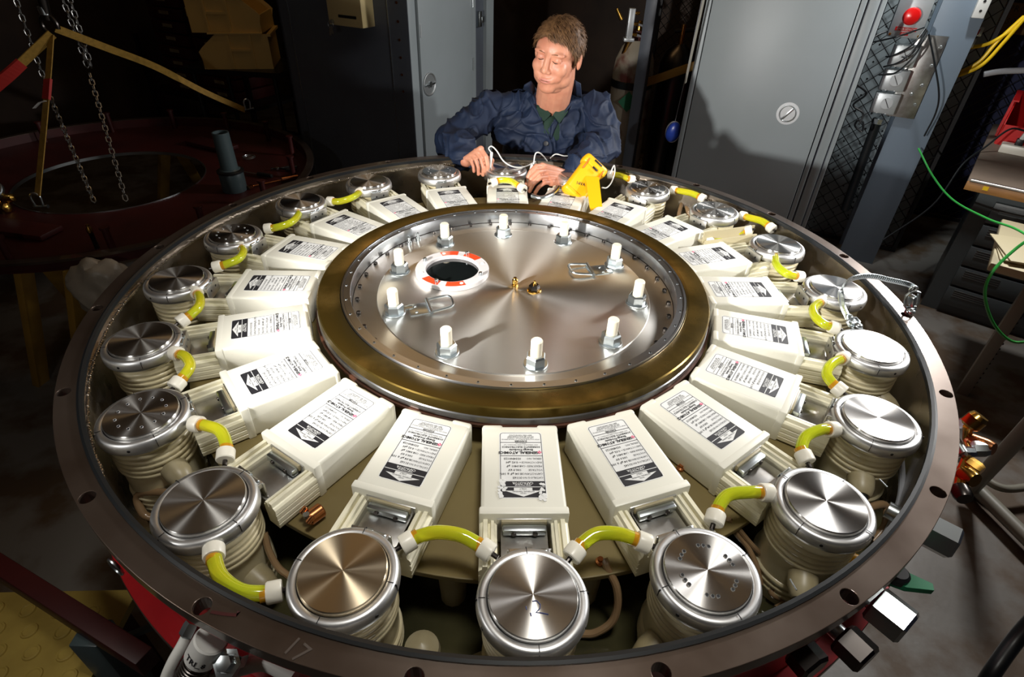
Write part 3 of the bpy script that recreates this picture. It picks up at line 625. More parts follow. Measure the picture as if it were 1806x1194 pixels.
# ================================================================== TRIGGER RESISTOR TUBES
tubes = [
 ((0, 1), [(-0.0138, -0.7018, -0.0200), (-0.0313, -0.6922, -0.0160), (-0.0584, -0.6815, -0.0100), (-0.0929, -0.6785, -0.0100), (-0.1218, -0.6854, -0.0160), (-0.1375, -0.6948, -0.0200)]),
 ((0, 19), [(0.0918, -0.7035, -0.0200), (0.1061, -0.6879, -0.0140), (0.1285, -0.6733, -0.0080), (0.1570, -0.6712, -0.0080), (0.1810, -0.6742, -0.0140), (0.2032, -0.6790, -0.0200)]),
 ((1, 2), [(-0.2755, -0.7635, -0.0200), (-0.2931, -0.7691, -0.0180), (-0.3225, -0.7714, -0.0120), (-0.3548, -0.7537, -0.0120), (-0.3769, -0.7257, -0.0160), (-0.3860, -0.7080, -0.0180)]),
 ((2, 3), [(-0.4373, -0.5547, -0.0220), (-0.4451, -0.5285, -0.0160), (-0.4639, -0.5041, -0.0100), (-0.4911, -0.4919, -0.0120), (-0.5207, -0.4821, -0.0180)]),
 ((3, 4), [(-0.5989, -0.3921, -0.0220), (-0.5913, -0.3705, -0.0160), (-0.5900, -0.3426, -0.0120), (-0.6117, -0.3150, -0.0120), (-0.6451, -0.2969, -0.0180)]),
 ((4, 5), [(-0.6872, -0.1941, -0.0220), (-0.6724, -0.1747, -0.0160), (-0.6656, -0.1433, -0.0120), (-0.6828, -0.1049, -0.0140), (-0.7073, -0.0763, -0.0180)]),
 ((5, 6), [(-0.7169, 0.0354, -0.0200), (-0.6924, 0.0440, -0.0160), (-0.6681, 0.0670, -0.0120), (-0.6730, 0.1089, -0.0140), (-0.6972, 0.1488, -0.0180)]),
 ((6, 7), [(-0.6737, 0.2518, -0.0200), (-0.6424, 0.2566, -0.0160), (-0.6125, 0.2794, -0.0120), (-0.6088, 0.3290, -0.0140), (-0.6181, 0.3718, -0.0160)]),
 ((7, 8), [(-0.5603, 0.4529, -0.0200), (-0.5210, 0.4471, -0.0160), (-0.4892, 0.4707, -0.0120), (-0.4783, 0.5312, -0.0160)]),
 ((10, 11), [(-0.0796, 0.5916, 0.0020), (-0.0514, 0.6031, 0.0080), (-0.0190, 0.6016, 0.0080), (0.0030, 0.5803, 0.0040), (0.0247, 0.5600, -0.0020)]),
 ((11, 12), [(0.3128, 0.7636, -0.0180), (0.3456, 0.7507, -0.0140), (0.3762, 0.7220, -0.0140), (0.3963, 0.7242, -0.0180)]),
 ((12, 13), [(0.5076, 0.6495, -0.0200), (0.5311, 0.6269, -0.0140), (0.5650, 0.6014, -0.0120), (0.5972, 0.5728, -0.0180)]),
 ((13, 14), [(0.6775, 0.4636, -0.0200), (0.6942, 0.4354, -0.0140), (0.7223, 0.4058, -0.0120), (0.7419, 0.3669, -0.0180)]),
 ((14, 15), [(0.6926, 0.2139, -0.0180), (0.6674, 0.1414, -0.0100), (0.6731, 0.0983, -0.0100), (0.6949, 0.0928, -0.0140), (0.7192, 0.0995, -0.0200)]),
 ((15, 16), [(0.7228, -0.0143, -0.0180), (0.6818, -0.0577, -0.0120), (0.6712, -0.0929, -0.0120), (0.6803, -0.1202, -0.0140), (0.7092, -0.1270, -0.0200)]),
 ((16, 17), [(0.6782, -0.2313, -0.0180), (0.6335, -0.2641, -0.0100), (0.6083, -0.2969, -0.0100), (0.6111, -0.3237, -0.0140), (0.6251, -0.3402, -0.0200)]),
 ((17, 18), [(0.5658, -0.4396, -0.0180), (0.5329, -0.4505, -0.0100), (0.5008, -0.4680, -0.0100), (0.4837, -0.4956, -0.0140), (0.4866, -0.5169, -0.0200)]),
 ((18, 19), [(0.4045, -0.5822, -0.0180), (0.3672, -0.5893, -0.0100), (0.3327, -0.5977, -0.0080), (0.3130, -0.6179, -0.0120), (0.3014, -0.6408, -0.0200)]),
]
def resistor(pts, label, name='liquid_resistor_tube', rr=0.0098, group='yellow tubes linking neighbouring switches'):
    t = empty(name, pts[0], label=label, cat='tube', group=group)
    o_ = Vector(pts[0]); P = [Vector(p) - o_ for p in pts]; q = bez(P, 7)
    a, b_ = (q[1] - q[0]).normalized(), (q[-2] - q[-1]).normalized()
    cl = 0.019
    body = [x for x in q if (x - q[0]).length > 0.012 and (x - q[-1]).length > 0.012]
    MB().tube([q[0] + a*0.013] + body + [q[-1] + b_*0.013], rr, 18).build('clear_tube', M['tube'], t)
    for e, d in ((q[0], a), (q[-1], b_)):
        MB().lathe([(0.004, 0), (0.0128, 0.0), (0.0140, 0.0015), (0.0140, cl - 0.002), (0.0128, cl), (rr*1.02, cl)], 24, e, d).build('end_cap', M['cap'], t)
        MB().cyl(e + d*(cl - 0.002), e + d*(cl + 0.007), rr*1.04, rr*1.03, seg=18).build('amber_end', M['amber'], t)
        MB().cyl(e - d*0.009, e + d*0.002, 0.0036, seg=10).build('contact_pin', M['darksteel'], t)
    return t
for (i, j), pts in tubes:
    lab = 'yellow-green tube joining the switches %s and %s' % (('at front centre' if i == 0 else nth(i if i < 10 else 20 - i) + (' left of centre' if i < 10 else ' right of centre')) if i != 10 else 'at back centre', (nth(j if j < 10 else 20 - j) + (' left of centre' if j < 10 else ' right of centre')))
    if (i, j) == (10, 11): lab = 'yellow-green tube with ivory ends held by the fingers of the man'
    resistor(pts, lab)
resistor([(0.6802, 0.3658, -0.0200), (0.6548, 0.3697, -0.0300), (0.6078, 0.3568, -0.0400), (0.5445, 0.3220, -0.0450)], 'tapered yellow tube lying loose between two capacitors at right', rr=0.0075)
# cream trays beside the loose tube
b = MB().box(Vector((0.6113, 0.3418, -0.0450)), (0.17, 0.05, 0.004), Matrix.Rotation(0.35, 3, 'Z')).box(Vector((0.6112, 0.3505, -0.0350)), (0.17, 0.004, 0.045), Matrix.Rotation(0.35, 3, 'Z')); b.box(Vector((0.5977, 0.2925, -0.0350)), (0.17, 0.004, 0.045), Matrix.Rotation(0.35, 3, 'Z'))
tag(b.build('plastic_tray', M['beige'], origin=(0.6242, 0.3732, -0.0600)), 'cream open tray holding the loose yellow tube', 'tray')
# ================================================================== HOSES AND SMALL PARTS INSIDE
def single(name, mb, m, label, cat, group=None, origin=None, smooth=True):
    return tag(mb.build(name, m, None, smooth, origin=origin), label, cat, group)
hose = [
 ([(0.1489, -0.6635, -0.0800), (0.1545, -0.6747, -0.0880), (0.1681, -0.6894, -0.1100), (0.1723, -0.7028, -0.1400), (0.1651, -0.7137, -0.1650), (0.1433, -0.7195, -0.1850), (0.1226, -0.7194, -0.1900)], 0.0060, 'tube', 'thin yellow hose curling down beside the front centre switch'),
 ([(0.3570, -0.5820, -0.0850), (0.3730, -0.5898, -0.1100), (0.3931, -0.6013, -0.1300), (0.4072, -0.6232, -0.1500), (0.4127, -0.6402, -0.1700)], 0.0048, 'tube', ''),
 ([(0.3732, -0.5863, -0.1000), (0.4042, -0.6009, -0.1300), (0.4302, -0.6186, -0.1400), (0.4614, -0.6273, -0.1400)], 0.0045, 'tube', ''),
 ([(-0.3620, -0.6346, -0.0900), (-0.3539, -0.6501, -0.1100), (-0.3390, -0.6652, -0.1300), (-0.3188, -0.6750, -0.1400)], 0.0052, 'tube', 'thin yellow hose behind the second switch left of centre'),
]
labs = ['thin yellow hose curling down beside the front centre switch', 'thin yellow hose hanging right beside the disc with eighteen holes', 'thin yellow hose crossing towards the front right switch', 'thin yellow hose between the two front left switches']
for (pts, r, m_, _), lab in zip(hose, labs): single('thin_hose', MB().tube(bez(pts, 6), r, 10), M['hose'] if m_ != 'tube' else M['hose'], lab, 'hose', 'thin hoses inside the tank', origin=pts[0])
def boss_at(k, az): return [q for q in bosses if q[0] == k][az]
hl = [
 (boss_at(3, 0), [(-0.6228, -0.5320, -0.1400), (-0.6196, -0.5500, -0.1700), (-0.5989, -0.5533, -0.1800)], 'brown clear hose from the third switch left of centre'),
 (boss_at(18, 0), [(0.4803, -0.6530, -0.1600), (0.4560, -0.6593, -0.1750), (0.4295, -0.6510, -0.1750), (0.4431, -0.6371, -0.1650), (0.4660, -0.6440, -0.1600), (0.4697, -0.6542, -0.1750), (0.4318, -0.6731, -0.1850)], 'looped brown clear hose beside the front right switch'),
 (boss_at(17, 1), [(0.6544, -0.5146, -0.1200), (0.6515, -0.5403, -0.1400), (0.6282, -0.5608, -0.1600)], 'brown clear hose bending down behind the overlit front right switch'),
 (boss_at(13, 0), [(0.5598, 0.6712, -0.0600), (0.5687, 0.6251, -0.0800), (0.5794, 0.6126, -0.1000)], 'brown hose arching beside the back right switch'),
]
for (k, p, d), pts, lab in hl: single('brown_hose', MB().tube(bez([p, p + d*0.02] + [Vector(q) for q in pts], 6), 0.0068, 12), M['hose'], lab, 'hose', 'brown hoses inside the tank', origin=p)
single('clear_hose', MB().tube(bez([(0.7275, -0.4125, -0.1000), (0.6977, -0.4885, -0.1200), (0.6483, -0.5533, -0.1300), (0.5997, -0.6032, -0.1300)], 8), 0.006, 10), M['greyhose'], 'translucent grey hose running along the right inner wall', 'hose', origin=(0.7275, -0.4125, -0.1000))
single('porcelain_knob', MB().lathe([(0, 0.03), (0.012, 0.028), (0.024, 0.018), (0.026, 0.008), (0.022, 0), (0, 0)], 28, (-0.1079, -0.7646, -0.1700)), M['clip'], 'glossy ivory knob low in the tank left of the front centre switch', 'knob', origin=(-0.1079, -0.7646, -0.1700))
# copper clamp lying on the base board
p = Vector((-0.2917, -0.6119, -0.0865)); cc = empty('copper_clamp', p, 0.9, 'copper clamp fitting with a slotted screw lying on the base board', 'clamp')
MB().cyl((-0.010, 0, 0.0125), (0.016, 0, 0.0125), 0.0120, seg=20, bev=0.002).build('barrel', M['copper'], cc)
for s in (-1, 1): MB().cyl((-0.014 + s*0.002, s*0.011, 0.020), (-0.004 + s*0.002, s*0.011, 0.026), 0.0045, seg=12, bev=0.001).build('lug', M['copper'], cc)
MB().cyl((-0.010, 0, 0.021), (-0.010, 0, 0.026), 0.005, seg=12).build('screw', M['zinc'], cc)
for (p, lab) in (((0.1436, -0.6660, -0.0865), 'small dark bolt end on the base board right of the front capacitor'), ((0.3028, -0.4808, -0.0865), 'small copper fitting between the two front right capacitors')):
    single('board_fitting', MB().lathe([(0, 0), (0.007, 0), (0.007, 0.004), (0.004, 0.006), (0.004, 0.010), (0, 0.010)], 14, p), M['copper'], lab, 'fitting', origin=p)
# braided cable with carabiners on the right rim
ct = empty('braided_strap', (0.7454, -0.1073, -0.0200), label='braided silver ground strap arching from a switch to the clip on the right rim', cat='strap'); oo = Vector(ct.location)
P = [(0.7289, -0.1157, 0.0000), (0.7193, -0.0931, 0.0200), (0.7109, -0.0815, 0.0500), (0.7326, -0.0657, 0.0700), (0.7809, -0.0499, 0.0700), (0.8305, -0.0462, 0.0600), (0.8741, -0.0432, 0.0500), (0.8886, -0.0484, 0.0450)]
q = bez([Vector(p) - oo for p in P], 10); MB().ribbon(q, 0.011, 0.0025, (0.3, 0.3, 1)).build('braid', M['galv'], ct)
b = MB()
for i in range(2, len(q) - 2): b.box(q[i], (0.0024, 0.004, 0.0115), (q[i + 1] - q[i - 1]).to_track_quat('X', 'Z').to_matrix())
b.build('braid_strand', M['zinc'], ct)
def clipp(base, tip, name, lab):
    base, tip = Vector(base), Vector(tip); t = empty(name, base, label=lab, cat='clip'); d = tip - base; L = d.length; d.normalize(); sd = d.orthogonal().normalized(); sd = (Vector((1, 0, 0)) - d*d.x).normalized()
    MB().tube([d*L*0.25 + sd*0.010, d*L*0.35 + sd*0.013, d*L*0.75 + sd*0.012, d*L*0.85 + sd*0.004, d*L*0.85 - sd*0.004, d*L*0.75 - sd*0.012, d*L*0.35 - sd*0.013, d*L*0.25 - sd*0.010], 0.0030, 8, closed=True).build('clip_frame', M['zinc'], t)
    MB().box(d*L*0.5, (0.014, 0.010, L*0.35), d.to_track_quat('Z', 'Y').to_matrix(), 0.002).build('clip_body', M['zinc'], t)
    for k, (f, r_) in enumerate(((0.12, 0.010), (0.93, 0.007))):
        MB().tube([d*L*f + sd*r_*math.cos(a*PI/6) + d*r_*1.2*math.sin(a*PI/6) for a in range(12)], 0.0024, 8, closed=True).build('ring', M['zinc'], t)
    MB().sphere((0, 0, 0.006), (0.009, 0.009, 0.006), 12).build('eye_foot', M['zinc'], t)
clipp((0.8808, -0.0833, 0.0000), Vector((0.8808, -0.0833, 0.0000)) + Vector((-0.034, -0.016, 0.074)), 'snap_clip', 'silver snap clip standing on the right rim')
clipp((0.7392, -0.1407, -0.0060), (0.7270, -0.1203, 0.0060), 'snap_clip', 'silver snap clip on the switch below the braided strap')
# ================================================================== OUTSIDE THE TANK
def hexnut(az, rad0, rad1, z, r, m, lab):
    a = math.radians(az); d = Vector((math.cos(a), math.sin(a), 0)); p = d*rad0 + Vector((0, 0, z)); t = empty('hex_coupling', p, label=lab, cat='coupling', group='hex couplings on the right of the tank')
    MB().lathe([(r*0.85, 0), (r, 0.004), (r, rad1 - rad0 - 0.004), (r*0.85, rad1 - rad0)], 6, (0, 0, 0), d, 0.0, 2*PI).build('hex_body', m, t, angle=20)
    MB().cyl(d*-0.05, d*0.004, r*0.5, seg=16).build('stem', M['zinc'], t)
hexnut(-40.3, 0.885, 0.935, -0.100, 0.029, M['zinc'], 'shiny hex coupling sticking out right, the upper one')
hexnut(-52.8, 0.882, 0.932, -0.100, 0.029, M['zinc'], 'shiny hex coupling sticking out right, the lower one with a bright facet')
hexnut(-58.1, 0.885, 0.925, -0.105, 0.024, M['darksteel'], 'dark hex coupling under the rim near the bottom right')
hexnut(-62.6, 0.868, 0.900, -0.105, 0.024, M['darksteel'], 'dark round coupling half hidden below the front right rim')
# green valve
p = Vector((0.5720, -0.6742, -0.0900)); t = empty('valve', p, label='small valve with a green lever handle and yellow collar below the right rim', cat='valve')
MB().cyl((-0.045, 0.040, -0.010), (0.0, 0.0, 0.0), 0.012, seg=16).build('yellow_collar', M['yellow'], t)
MB().lathe([(0, 0), (0.017, 0.0), (0.017, 0.010), (0.013, 0.014), (0, 0.014)], 20, (0, 0, 0.008)).build('hub_cap', M['black'], t)
b = MB().prism([(-0.018, -0.014), (0.012, -0.016), (0.048, -0.006), (0.048, 0.005), (0.015, 0.012), (-0.018, 0.014)], 0.002, 0.012, Matrix.Rotation(-0.35, 4, 'Z')); b.build('lever', M['greenpl'], t)
MB().cyl((-0.01, 0.02, 0.0), (-0.008, 0.035, 0.022), 0.011, seg=18).build('steel_nipple', M['zinc'], t)
# brass gas manifold on the right
p = Vector((0.8708, -0.3872, -0.1200)); t = empty('gas_manifold', p, label='cluster of brass and chrome gas fittings beside the right rim', cat='fitting')
for (px, r_, h, m_, nm, ax) in (((0.8906, -0.3437, -0.0900), 0.018, 0.030, 'goldbrass', 'brass_cap', (0.5, 0.1, 1)), ((0.8914, -0.3274, -0.1000), 0.012, 0.03, 'zinc', 'steel_nipple', (1, 0.2, 0)), ((0.9014, -0.3488, -0.1200), 0.015, 0.045, 'copper', 'copper_body', (0.4, -.8, .3)), ((0.8918, -0.3746, -0.1200), 0.016, 0.028, 'zinc', 'chrome_nut', (1, -0.3, 0.4)), ((0.8691, -0.3830, -0.1200), 0.011, 0.025, 'zinc', 'steel_nut', (1, 0, 0)), ((0.8742, -0.3951, -0.1300), 0.013, 0.03, 'goldbrass', 'brass_nut', (0.5, -1, 0)), ((0.8571, -0.4151, -0.1400), 0.017, 0.03, 'goldbrass', 'brass_elbow', (0.2, -1, 0.3)), ((0.8409, -0.4424, -0.1500), 0.016, 0.03, 'darksteel', 'dark_elbow', (-0.2, -1, 0))):
    q = Vector(px) - p; MB().lathe([(r_*0.7, 0), (r_, h*0.15), (r_, h*0.75), (r_*0.8, h), (r_*0.4, h)], 8 if 'nut' in nm else 18, q, Vector(ax)).build(nm, M[m_], t, angle=25)
for zz in (0.0, -0.03): MB().cyl(Vector((0.862, -0.30, -0.10 + zz)) - p, Vector((0.0, 0.0, zz*0.6)), 0.009, seg=12).build('inlet_pipe', M['zinc'], t)
MB().tube([Vector(q) - p for q in ((0.8906, -0.3437, -0.0900), (0.9014, -0.3488, -0.1200), (0.8918, -0.3746, -0.1200), (0.8742, -0.3951, -0.1300), (0.8571, -0.4151, -0.1400), (0.8409, -0.4424, -0.1500))], 0.008, 10).build('manifold_pipe', M['goldbrass'], t)
# white tubes and the connector at the lower left
def wtube(a, b_, lab):
    p = Vector(a); t = empty('white_tube', p, label=lab, cat='tube', group='white tubes entering the tank wall at lower left'); pts = [Vector(x) - p for x in [a] + b_]
    MB().tube(bez(pts, 8), 0.0075, 12).build('tube', M['whitetube'], t)
    d = (pts[1] - pts[0]).normalized(); MB().lathe([(0.010, 0), (0.011, 0.004), (0.011, 0.016), (0.009, 0.018)], 6, -d*0.01, d).build('push_fitting', M['zinc'], t, angle=20)
wtube((-0.3956, -0.7907, -0.0750), [(-0.4014, -0.8045, -0.0850), (-0.4113, -0.8187, -0.1000), (-0.4204, -0.8319, -0.1200), (-0.4226, -0.8502, -0.1400)], 'left white tube dropping from the lower left rim')
wtube((-0.3209, -0.8229, -0.0750), [(-0.3259, -0.8306, -0.0850), (-0.3325, -0.8439, -0.1000), (-0.3416, -0.8578, -0.1300)], 'right white tube dropping from the lower left rim')
p = Vector((-0.3629, -0.8165, -0.0700)); d = (Vector((-0.3861, -0.8284, -0.1100)) - p).normalized(); t = empty('cable_connector', p, label='round ribbed dark cable connector with a white sleeve marked TRI_8', cat='connector')
MB().cyl(-d*0.022, d*0.014, 0.0205, seg=28, bev=0.002).build('white_sleeve', M['white'], t)
b = MB()
for k in range(8): b.lathe([(0.017, 0), (0.0195, 0.0015), (0.0195, 0.0035), (0.017, 0.005)], 24, d*(0.014 + 0.0055*k), d)
b.build('ribbed_grip', M['darksteel'], t); MB().cyl(d*0.055, d*0.085, 0.013, seg=20).build('gland', M['zinc'], t)
tv, tf = text_mesh('TRI_8', 0.0115, bold=0.0003); zaxis = (Vector((0.25, -0.75, 1.0)) - d*Vector((0.25, -0.75, 1.0)).dot(d)).normalized(); yaxis = -d; xaxis = yaxis.cross(zaxis)
mt = Matrix((xaxis, yaxis, zaxis)).transposed(); b = MB(); rr = 0.0209
def wrap(q): g = q[0]/rr; return xaxis*rr*math.sin(g) + zaxis*rr*math.cos(g) + yaxis*(q[1] - 0.001)
b.add([wrap(q) for q in tv], tf); tag(b.build('lettering', M['ink'], t, smooth=False), 'printed letters TRI_8')
p = Vector((-0.3288, -0.8307, -0.0700))
b = MB().lathe([(0, 0), (0.017, 0), (0.018, 0.003), (0.012, 0.004), (0.012, 0.003), (0.010, 0.003), (0.010, 0.012), (0.006, 0.013), (0, 0.013)], 6, p, (-0.1, -0.5, 1)); single('bolt', b, M['zinc'], 'hex bolt and washer on the red wall at lower left', 'bolt', origin=p)
single('white_pipe', MB().tube(bez([(-0.3665, -0.8205, -0.1300), (-0.3208, -0.8211, -0.1000), (-0.2902, -0.8204, -0.0900), (-0.2497, -0.8357, -0.0900)], 6), 0.010, 14), M['whitetube'], 'white pipe running under the front left rim', 'pipe', origin=(-0.3208, -0.8211, -0.1000))
p = (-0.5171, -0.7253, -0.0450)
single('eye_clip', MB().tube([Vector(p) + Vector((0.011*math.cos(a*PI/8), -0.006*math.cos(a*PI/8), 0.013*math.sin(a*PI/8))) for a in range(16)], 0.0025, 8, closed=True), M['zinc'], 'small steel ring hanging on the red wall at far left', 'ring', origin=p)

# ================================================================== SECOND TANK LID ON THE LEFT
CX, CY, LZ = -1.851, 1.360, -0.30
lidr = empty('tank_lid', (CX, CY, FLOOR), label='large dark red ring shaped tray with a round opening, on yellow legs at left', cat='tray')  # a tank lid lying upside down on trestle legs
def rz(z): return z - FLOOR
b = MB().lathe([(0.855, rz(LZ - 0.010)), (0.8865, rz(LZ - 0.010)), (0.8865, rz(LZ)), (0.855, rz(LZ)), (0.855, rz(LZ - 0.010))], 140); tag(b.build('rim', M['flange'], lidr, smooth=False), 'dark weathered steel rim')
b = MB().lathe([(0.853, rz(LZ - 0.002)), (0.858, rz(LZ - 0.002)), (0.858, rz(LZ - 0.045)), (0.853, rz(LZ - 0.045)), (0.853, rz(LZ - 0.002))], 140); b.build('side_wall', M['darkred'], lidr)
b = MB(); b.add(*curve_plate([circle(0.858, 140), circle(0.385, 90)], LZ - 0.053 - FLOOR, LZ - 0.043 - FLOOR, 0.0)); b.build('ring_plate', M['darkred'], lidr, smooth=False)
b = MB().lathe([(0.384, rz(LZ - 0.054)), (0.3875, rz(LZ - 0.054)), (0.3875, rz(LZ - 0.040)), (0.384, rz(LZ - 0.040)), (0.384, rz(LZ - 0.054))], 100); b.build('inner_edge', M['zinc'], lidr)
for k in range(16):
    a = math.radians(8 + 22.5*k); b = MB().cyl((0.80*math.cos(a), 0.80*math.sin(a), rz(LZ - 0.045)), (0.80*math.cos(a), 0.80*math.sin(a), rz(LZ + 0.055)), 0.012, seg=12, bev=0.002).cyl((0.80*math.cos(a), 0.80*math.sin(a), rz(LZ + 0.052)), (0.80*math.cos(a), 0.80*math.sin(a), rz(LZ + 0.060)), 0.017, seg=12); b.build('stud', M['darkred'], lidr)
for (az, w_) in ((-100, 0.30), (65, 0.2)):
    a = math.radians(az); b = MB().box((0.55*math.cos(a), 0.55*math.sin(a), rz(LZ - 0.030)), (0.10, w_*1.4, 0.02), Matrix.Rotation(a, 3, 'Z'), 0.003); b.build('lifting_bar', M['darkred'], lidr)
for (p, q) in (((-1.5417, 0.5728, -0.3600), (-1.7702, 0.6216, -0.9500)), ((-1.9154, 1.9295, -0.3600), (-2.2193, 2.1243, -0.9500)), ((-1.8483, 1.9181, -0.3600), (-2.2458, 2.7368, -0.9500)), ((-1.7264, 0.5872, -0.3600), (-1.9577, 0.6291, -0.9500)), ((-1.6465, 0.6017, -0.3600), (-2.0488, 1.1118, -0.9500))):
    p, q = Vector(p), Vector(q); o = Vector((CX, CY, FLOOR)); d = (q - p); mid = (p + q)/2 - o
    MB().box(mid, (0.055, 0.03, d.length), d.to_track_quat('Z', 'Y').to_matrix(), 0.003).build('trestle_leg', M['yellowpaint'], lidr)
# small things lying on the lid
p = Vector((-1.2643, 1.2927, -0.3430)); t = empty('pvc_pipe_fitting', p, label='upright dark grey plastic pipe stub with a wide collar standing on the red lid', cat='pipe')
MB().lathe([(0, 0), (0.050, 0), (0.052, 0.004), (0.052, 0.085), (0.046, 0.095), (0.036, 0.100), (0.034, 0.255), (0.029, 0.255), (0.029, 0.10), (0, 0.10)], 32).build('pipe_body', M['greypvc'], t)
MB().lathe([(0.051, 0.082), (0.056, 0.084), (0.056, 0.092), (0.046, 0.096)], 32).build('collar', M['black'], t)
rnd = random.Random(5)
for k, (px, lab, cat_, m_) in enumerate((((-1.2721, 1.4772, -0.3400), 'long chrome screwdriver lying on the red lid beside the pipe stub', 'tool', 'zinc'), ((-1.1629, 1.5508, -0.3400), 'dark handled pliers lying on the red lid', 'tool', 'darksteel'), ((-1.1298, 1.3677, -0.3400), 'coppery wrench lying near the rim of the lid', 'tool', 'copper'), ((-1.3571, 1.6941, -0.3400), 'small coil of wire on the red lid', 'wire', 'zinc'))):
    p = Vector(px); t = empty('screwdriver' if k == 0 else 'pliers' if k == 1 else 'wrench' if k == 2 else 'wire_coil', p, rz=-0.3 + 0.5*k, label=lab, cat=cat_)
    if k == 3: MB().tube([(0.03*math.cos(a*PI/8), 0.03*math.sin(a*PI/8), 0.004 + 0.0004*a) for a in range(30)], 0.002, 6).build('wire', M[m_], t)
    elif k == 1:
        for s in (-1, 1):
            MB().tube(bez([(-0.03, s*0.004, 0.008), (0.0, -s*0.003, 0.008), (0.04, s*0.014, 0.008), (0.09, s*0.020, 0.008)]), [0.004]*8 + [0.005]*8 + [0.007]*9, 8).build('handle', M['black'], t)
        MB().cyl((0, 0, 0.003), (0, 0, 0.013), 0.008).build('pivot', M['zinc'], t)
    else:
        MB().cyl((-0.08, 0, 0.009), (0.06, 0, 0.009), 0.004, seg=10).build('shaft', M[m_], t); MB().cyl((0.05, 0, 0.011), (0.13, 0, 0.011), 0.011, 0.009, seg=14, bev=0.002).build('handle', M['black'] if k == 0 else M[m_], t)
        if k == 2: MB().lathe([(0.008, 0.0), (0.015, 0.002), (0.015, 0.012), (0.008, 0.014), (0.008, 0.0)], 6, (-0.09, 0, 0.002)).build('jaw', M[m_], t)
p = Vector((-1.5251, 0.7004, -0.3430)); t = empty('brass_post', p, label='small upright brass post near the front edge of the red lid', cat='fitting')
MB().cyl((0, 0, 0), (0, 0, 0.06), 0.008, seg=12).build('stem', M['darksteel'], t); MB().lathe([(0.006, 0.06), (0.011, 0.064), (0.011, 0.078), (0.006, 0.086), (0.006, 0.095), (0, 0.096)], 14).build('cap', M['goldbrass'], t)
p = Vector((-2.0804, 0.9852, -0.3430)); t = empty('pressure_gauge', p, label='round pressure gauge on brass fittings at the far left edge', cat='gauge')
d = Vector((0.35, -0.7, 0.65)).normalized(); c = Vector((0, 0, 0.085))
MB().lathe([(0, 0), (0.038, 0), (0.040, 0.003), (0.040, 0.022), (0.037, 0.026), (0.035, 0.023)], 32, c, d).build('case', M['zinc'], t)
MB().lathe([(0, 0.0215), (0.035, 0.0215), (0.035, 0.0225), (0, 0.0225)], 32, c, d).build('dial', M['white'], t)
MB().cyl((0, 0, 0), (0, 0, 0.05), 0.014, seg=14).lathe([(0.010, 0.0), (0.02, 0.004), (0.02, 0.02), (0.01, 0.026)], 6, (0.02, -0.01, 0.02), (1, -0.3, 0.1)).build('brass_stem', M['goldbrass'], t)
MB().lathe([(0.0, 0.0), (0.018, 0.0), (0.02, 0.01), (0.014, 0.03), (0.0, 0.034)], 14, (0.03, 0.01, 0.05), (1, 0, 0.2)).build('valve_knob', M['goldbrass'], t)
# ================================================================== HOIST SLING AND CHAINS
apex = Vector((-1.8724, 1.3700, 0.2716))
hk = empty('hoist_hook', apex, label='dark steel hoist hook block that gathers the yellow slings', cat='hook')
q1 = Vector((-1.8418, 1.3700, 0.3700)) - apex
MB().cyl((0, 0, 0.03), q1*0.98 + Vector((0, 0, 0.15)), 0.016, 0.022, seg=14).cyl(q1*0.98 + Vector((0, 0, 0.14)), (q1.x, q1.y, 2.55 - apex.z), 0.008, seg=10).build('shank', M['darksteel'], hk)
MB().tube([Vector((0.030*math.cos(a), 0, 0.012 + 0.034*math.sin(a))) for a in [PI*1.5 - i*0.3 for i in range(18)]], 0.009, 10).build('hook', M['darksteel'], hk)
MB().lathe([(0.012, 0), (0.019, 0.003), (0.019, 0.03), (0.012, 0.034)], 12, (0, 0, 0.045)).build('collar', M['zinc'], hk)
def sling(name, pts, wd_, lab, red=None, sides=(1, 0.3, 0)):
    t = empty(name, pts[0], label=lab, cat='sling', group='yellow lifting slings over the red lid'); o = Vector(pts[0]); P = [Vector(p) - o for p in pts]; q = bez(P, 8)
    MB().ribbon(q, wd_, 0.004, sides).build('webbing', M['strap'], t, smooth=False)
    if red:
        n = len(q); a, b_ = int(n*red[0]), max(int(n*red[1]), int(n*red[0]) + 2); MB().ribbon(q[a:b_], wd_*1.15, 0.010, sides).build('red_sleeve', M['strapred'], t, smooth=False)
    return t
sling('lifting_sling', [(-1.8759, 1.3600, 0.2487), (-1.8817, 1.3000, 0.1600), (-1.8841, 1.2300, 0.0691), (-1.9112, 1.1600, -0.0666), (-1.9581, 1.0400, -0.2951)], 0.030, 'front yellow webbing sling with red sleeve hanging to a shackle', (0.42, 0.60), (1, -0.2, 0.2))
sling('lifting_sling', [(-1.8615, 1.3800, 0.2706), (-1.7914, 1.5500, 0.1744), (-1.6947, 1.7000, 0.0752), (-1.5947, 1.8800, -0.0709), (-1.4639, 2.0000, -0.1845)], 0.030, 'long yellow webbing sling reaching right to the far rim of the lid', None, [(0.2, -0.3, 1)]*20 + [(0.15, 0.8, 0.6)]*20)
sling('lifting_sling', [(-1.8695, 1.3600, 0.2530), (-1.9407, 1.3000, 0.1888), (-2.0042, 1.2400, 0.1298), (-2.1101, 1.1800, 0.0511)], 0.040, 'yellow webbing sling with red sleeve running out of the frame at left', (0.48, 0.95), (0.3, -0.4, 1))
p = Vector((-1.9760, 1.1550, -0.1403))
b = MB().ribbon([(-1.8847, 1.2000, 0.0376), (-1.9106, 1.2000, 0.0302), (-1.9437, 1.2000, 0.0074)], 0.016, 0.001, (0.2, -1, 0.4)); single('paper_tag', b, M['white'], 'small pale tag on the front yellow sling', 'tag', origin=(-1.8847, 1.2000, 0.0376))
